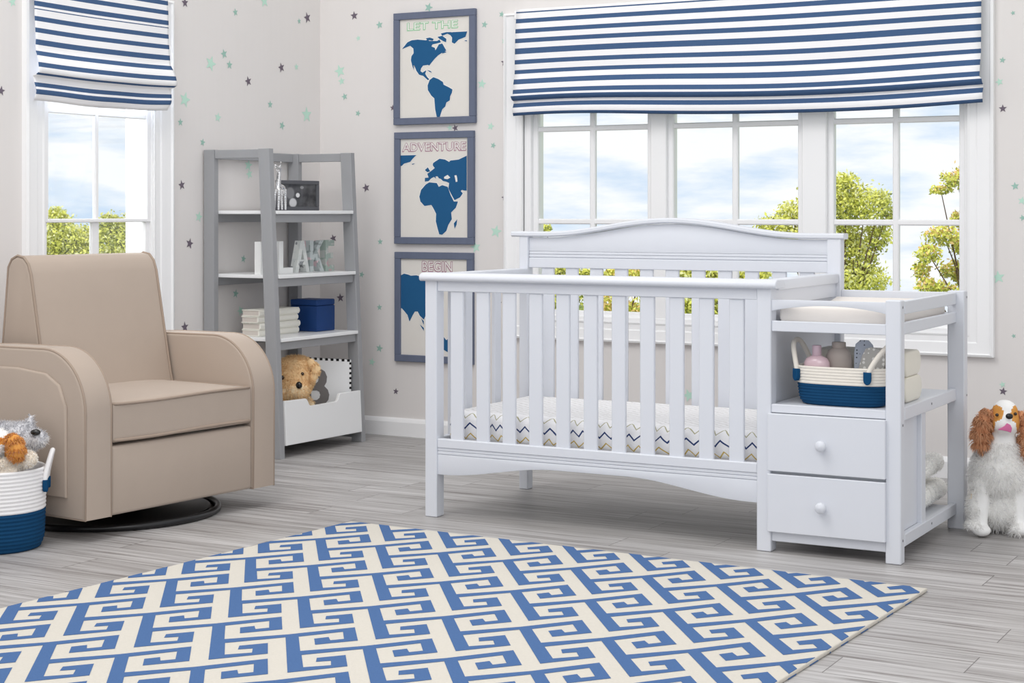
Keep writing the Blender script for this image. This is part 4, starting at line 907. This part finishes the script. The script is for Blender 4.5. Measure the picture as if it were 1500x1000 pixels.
# basket of toys in front of the chair
bc = at(-5, 0, 5.64); bc.z = 0
coil_basket('toy_basket', bc, 'large white and navy rope basket of plush toys beside the armchair', 0.162, 0.162, 0.272, 0.128, ['rope', 'ropenavy'], 21, 2.0, [(TH - 0.10, TH + 0.45, 0.105, 0.10), (TH + PI - 0.3, TH + PI + 0.3, 0.105, 0.10)], 0.05)
D = 5.66; px = D / F
G = lambda u, v, dd=0.0: at(u, v, D + dd)
parts = [('e', G(30, 637, 0.03), (21 * px, 0.05, 18 * px)), ('e', G(46, 643, 0.0), (15 * px, 0.042, 15 * px)), ('e', G(57, 642, -0.02), (10 * px, 0.03, 10 * px)), ('c', G(14, 634, 0.06), G(-18, 642, 0.07), 0.036, 0.05), ('c', G(-18, 650, 0.07), G(-16, 690, 0.06), 0.045, 0.04), ('c', G(42, 628, 0.02), G(45.5, 611, 0.02), 0.018, 0.008), ('c', G(36, 655, 0.03), G(34, 690, 0.03), 0.024, 0.024)]
gd = plush('plush_terrier', G(-5, 700, 0.07), 'shaggy grey plush dog with black nose lying in the toy basket', parts, ['furgray', 'blade', 'furdark', 'bladegray'], lambda p, n: 0, 0.006,
           [(7000, 0.018, 0.0011, lambda p, r: (1 if p.z < G(0, 640).z and r.random() < 0.6 else (2 if r.random() < 0.28 else 3)), lambda p, n: p.z > 0.287, 0.3, 0.6)])
bead('nose', G(52, 633, -0.045), (7.5 * px, 0.012, 4.6 * px), 'black', gd, RV)
D = 5.56; px = D / F
parts = [('e', G(-6, 646, 0.03), (22 * px, 0.05, 19 * px)), ('e', G(-8, 655, -0.02), (14 * px, 0.04, 12 * px)), ('c', G(-6, 662, 0.05), G(-4, 692, 0.07), 0.036, 0.034)]
def pp(p, n):
    d = -ST * p.x + CT * p.y; r = CT * p.x + ST * p.y; u = 750 + F * r / d; v = HZ + F * (H - p.z) / d
    return 1 if (v < 641 or (v > 651 and u < 6)) else 0
sp = plush('plush_spaniel', G(-6, 700, 0.04), 'orange and white plush dog with fluffy orange ear in toy basket', parts, ['furorange', 'furwhite'], pp, 0.006, [(1800, 0.008, 0.001, lambda p, r: pp(p, None), lambda p, n: p.z > 0.27, 0.2, 0.4)])
bead('eye', G(-4, 643, -0.05), (2.4 * px, 0.006, 2.4 * px), 'eye', sp, RV); bead('nose', G(-9, 652, -0.062), (4 * px, 0.008, 3.4 * px), 'black', sp, RV)
mb = MB(); mb.tube([G(13, 641, -0.01), G(20, 645, -0.03), G(24, 655, -0.035), G(24, 665, -0.035), G(21, 674, -0.035)], [0.014, 0.023, 0.028, 0.027, 0.014], 14); bmesh.ops.recalc_face_normals(mb.bm, faces=mb.bm.faces[:])
V, Fc, MI = fur_from(mb.bm, 2200, 0.013, 0.0012, lambda p, r: 0 if r.random() < 0.65 else 1, None, 0.6, 0.45); ear = mb.build('ear', 'furorange', sp, smooth=180); rawmesh('fur', V, Fc, ['furorange', 'furbrown'], ear, MI)['kind'] = 'stuff'
D = 5.58; px = D / F
parts = [('e', G(40, 672, -0.015), (14 * px, 0.030, 12 * px)), ('c', G(32, 677, -0.015), G(-8, 682, -0.05), 0.022, 0.022), ('c', G(18, 690, -0.045), G(-10, 698, -0.05), 0.018, 0.018)]
plush('plush_lamb', G(10, 705, 0.0), 'cream fluffy plush toy resting along the rim of the toy basket', parts, ['furcream', 'furwhite'], lambda p, n: 0, 0.006, [(3600, 0.009, 0.001, lambda p, r: 1 if r.random() < 0.3 else 0, lambda p, n: p.z > 0.275, 0.2, 0.5)])

# ------------------------------------------------------------------ rug with slanted key pattern
RC = [Vector((-3.43, 5.015, 0)), Vector((-1.318, 4.95, 0)), Vector((-1.44, 2.1, 0)), Vector((-3.64, 2.1, 0))]
mb = MB(); mb.prism([(p.x, p.y) for p in RC], XY, 0.0, 0.012, 0.004, seg=2)
KEY = [(0,0),(-340,-31),(-371,-22),(-435,147),(-295,160),(-259,51),(-321,45),(-336,82),(-302,88),(-314,123),(-389,117),(-344,3),(-200,17),(-241,184),(-210,175),(-161,23),(-46,35),(-61,102),(-102,100),(-94,63),(-131,63),(-154,134),(-49,143)]
o = at(892, 925, F * (H - 0.012) / (925 - HZ)); t = bmesh.new()
for i in range(-8, 9):
    for j in range(-14, 15):
        s0, t0 = i * 434 + j * 129.5, j * 206
        vs = []
        for s, q in KEY:
            s, q = (s + s0) / 1000, (q + t0) / 1000; vs.append(Vector((o.x + s * .532 + q * .847, o.y - s * .847 + q * .532, 0.0127)))
        if any(-3.9 < v.x < -1.1 and 1.8 < v.y < 5.3 for v in vs): t.faces.new([t.verts.new(v) for v in vs])
bmesh.ops.triangulate(t, faces=t.faces[:], ngon_method='EAR_CLIP')
E = []
for i in range(4):
    a, b = RC[i], RC[(i + 1) % 4]; d = (b - a).normalized(); n = Vector((-d.y, d.x, 0)); E.append((a - n * 0.003, n))
for co_, n in E:                                            # the pile wraps over the edge of the rug
    bmesh.ops.bisect_plane(t, geom=t.verts[:] + t.edges[:] + t.faces[:], plane_co=co_ + n * 0.012, plane_no=n, clear_outer=True)
    bmesh.ops.bisect_plane(t, geom=t.verts[:] + t.edges[:] + t.faces[:], plane_co=co_, plane_no=n)
for co_, n in E:
    for v in t.verts:
        e = (Vector((v.co.x, v.co.y, 0)) - co_).dot(n)
        if e > 1e-5: v.co -= n * (e - min(e, 0.0038)); v.co.z = max(0.0008, v.co.z - e)
bmesh.ops.recalc_face_normals(t, faces=t.faces[:])
for f in t.faces:
    if f.normal.z < 0: f.normal_flip()
merge(mb.bm, t, 1)
tag(mb.build('area_rug', ['rugcream', 'rugblue'], loc=(-2.45, 3.6, 0), smooth=0), 'blue and cream Greek key patterned area rug on the plank floor', 'rug')

# ------------------------------------------------------------------ outdoors
mb = MB(); mb.box(-70, 45, -30, 90, -4.7, -4.5, 0); tag(mb.build('ground_outside', 'lawn', smooth=0), 'green lawn outside below the windows', 'ground', kind='structure')
def tree(name, label, D, lobes, trunk_u, tones, seed, leaf=0.034, dens=1.0, group='trees outside the windows'):
    rnd = random.Random(seed); px = D / F
    base = at(trunk_u, 310, D); base.z = -4.5
    root = thing(name, base, label, 'tree', group)
    V, Fc, MI = [], [], []
    for u, v, ru, rv in lobes:
        c = at(u, v, D + rnd.uniform(-0.25, 0.25)); a, b = ru * px * 1.15, rv * px * 1.15; e = (a + b) / 2
        n = int(dens * 2.7 * PI * a * b / (leaf * leaf * 0.5)) + 6
        for _ in range(n):
            while True:
                q = Vector((rnd.uniform(-1, 1), rnd.uniform(-1, 1), rnd.uniform(-1, 1)))
                if q.length <= 1: break
            q = q * (1 - 0.25 * rnd.random()) * (rnd.uniform(1.0, 1.4) if rnd.random() < 0.28 else 1.0)
            p = c + Vector((CT * q.x * a - ST * q.y * e, ST * q.x * a + CT * q.y * e, q.z * b))
            s = leaf * rnd.uniform(0.6, 1.2)
            x = Vector((rnd.gauss(0, 1), rnd.gauss(0, 1), rnd.gauss(0, 1))).normalized(); y = x.cross(Vector((rnd.gauss(0, 1), rnd.gauss(0, 1), rnd.gauss(0, 1)))).normalized()
            k = len(V); V += [p - x * s, p + y * s * 0.5, p + x * s, p - y * s * 0.5]; Fc.append((k, k + 1, k + 2, k + 3))
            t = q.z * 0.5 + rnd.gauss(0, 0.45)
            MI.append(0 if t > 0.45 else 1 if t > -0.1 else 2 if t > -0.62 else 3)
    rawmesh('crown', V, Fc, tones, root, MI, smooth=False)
    mb = MB(); tops = [at(u, v, D) for u, v, ru, rv in lobes]; cz = min(p.z for p in tops) - 0.4
    fork = Vector((base.x, base.y, min(cz, -1.0)))
    mb.tube([base, base.lerp(fork, 0.5) + Vector((0.06, 0.03, 0)), fork], [0.10, 0.08, 0.06], 10)
    for p in tops: mb.tube([fork, fork.lerp(p, 0.5) + Vector((rnd.uniform(-.1, .1), 0, 0.1)), p], [0.02, 0.012, 0.005], 6)
    mb.build('trunk', 'bark', root, smooth=60)
    return root
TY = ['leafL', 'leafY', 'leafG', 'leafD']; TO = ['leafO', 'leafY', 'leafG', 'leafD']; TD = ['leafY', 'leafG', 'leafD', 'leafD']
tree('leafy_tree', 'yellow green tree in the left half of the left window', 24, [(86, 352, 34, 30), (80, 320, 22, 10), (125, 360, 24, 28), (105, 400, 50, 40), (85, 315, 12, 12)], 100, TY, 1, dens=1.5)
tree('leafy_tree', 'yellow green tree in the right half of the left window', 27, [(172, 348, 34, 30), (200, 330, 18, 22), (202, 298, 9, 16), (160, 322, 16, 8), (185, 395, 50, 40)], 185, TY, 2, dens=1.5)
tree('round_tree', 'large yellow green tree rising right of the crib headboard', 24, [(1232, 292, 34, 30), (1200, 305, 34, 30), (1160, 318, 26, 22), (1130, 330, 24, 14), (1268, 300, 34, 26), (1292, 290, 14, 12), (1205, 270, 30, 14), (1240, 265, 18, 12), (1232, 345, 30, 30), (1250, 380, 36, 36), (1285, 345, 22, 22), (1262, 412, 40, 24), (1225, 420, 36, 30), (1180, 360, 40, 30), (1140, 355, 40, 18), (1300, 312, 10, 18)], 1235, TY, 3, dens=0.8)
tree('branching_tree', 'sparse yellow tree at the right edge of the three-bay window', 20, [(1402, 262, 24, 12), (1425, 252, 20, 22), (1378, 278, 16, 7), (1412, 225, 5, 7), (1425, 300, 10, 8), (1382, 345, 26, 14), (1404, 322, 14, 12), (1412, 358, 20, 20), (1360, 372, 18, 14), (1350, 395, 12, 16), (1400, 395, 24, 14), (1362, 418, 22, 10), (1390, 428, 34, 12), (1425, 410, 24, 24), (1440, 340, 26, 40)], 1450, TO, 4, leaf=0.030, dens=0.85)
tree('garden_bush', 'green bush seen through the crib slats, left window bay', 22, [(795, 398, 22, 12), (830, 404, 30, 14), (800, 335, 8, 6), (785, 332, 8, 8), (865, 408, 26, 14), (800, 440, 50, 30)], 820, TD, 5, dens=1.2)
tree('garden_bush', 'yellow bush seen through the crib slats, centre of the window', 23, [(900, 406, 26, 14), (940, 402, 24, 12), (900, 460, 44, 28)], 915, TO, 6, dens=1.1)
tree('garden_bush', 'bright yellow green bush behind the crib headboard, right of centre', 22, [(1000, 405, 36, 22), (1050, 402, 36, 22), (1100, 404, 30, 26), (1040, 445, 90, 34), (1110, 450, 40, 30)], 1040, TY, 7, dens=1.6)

# ------------------------------------------------------------------ camera, light, world
cam = bpy.data.cameras.new('camera'); cam.sensor_width = 36; cam.lens = 36 * F / 1500; cam.shift_y = -(500 - HZ) / 1500; cam.clip_end = 400
co = bpy.data.objects.new('camera', cam); C.objects.link(co); co.location = (0, 0, H); co.rotation_euler = (PI / 2, 0, TH)
bpy.context.scene.camera = co
def area(name, loc, target, size, power, col=(1, 1, 1)):
    l = bpy.data.lights.new(name, 'AREA'); l.shape = 'RECTANGLE'; l.size, l.size_y = size; l.energy = power; l.color = col
    o = bpy.data.objects.new(name, l); C.objects.link(o); o.location = loc
    o.rotation_euler = (Vector(target) - Vector(loc)).to_track_quat('-Z', 'Y').to_euler(); return o
area('key_light', (-3.4, 3.0, 4.6), (-2.6, 5.0, 0.0), (2.4, 2.4), 92, (1, 0.985, 0.965))
area('fill_light', (-1.2, 2.6, 2.4), (-4.8, 6.4, 0.5), (1.6, 1.6), 17, (1, 1, 1))
area('tree_light', (-8, 12, 9), (-8, 22, 0), (12, 6), 1100, (1, 0.98, 0.9))
area('window_light', (XW - 0.5, 5.48, 1.7), (-2.6, 4.4, 0.0), (0.9, 1.2), 30, (1, 1, 1))
w = bpy.data.worlds.new('sky'); bpy.context.scene.world = w; w.use_nodes = True; t = NT(w); bg = w.node_tree.nodes['Background']
tc = t.new('ShaderNodeTexCoord').outputs['Generated']; x, y, z = t.sep(tc)
cl = t.noise(t.mapping(tc, (11, 11, 46), (3.1, 1.7, 0.6)), 1.0, 5.0, 0.55)
k = t.ramp(cl, (0.33, 0.55))
pic = t.mix(k, (0.74, 0.90, 1.10, 1), (1.18, 1.19, 1.20, 1))
k2 = t.ramp(z, (0.07, 0.30)); col = t.mix(k2, pic, (1.02, 1.02, 1.03, 1))
k3 = t.ramp(z, (-0.35, -0.12)); col = t.mix(k3, (0.5, 0.5, 0.5, 1), col)
t.l.new(col, bg.inputs['Color']); bg.inputs['Strength'].default_value = 0.88
vs = bpy.context.scene.view_settings; vs.view_transform = 'Standard'; vs.look = 'None'; vs.exposure = 0.0; vs.gamma = 1.0
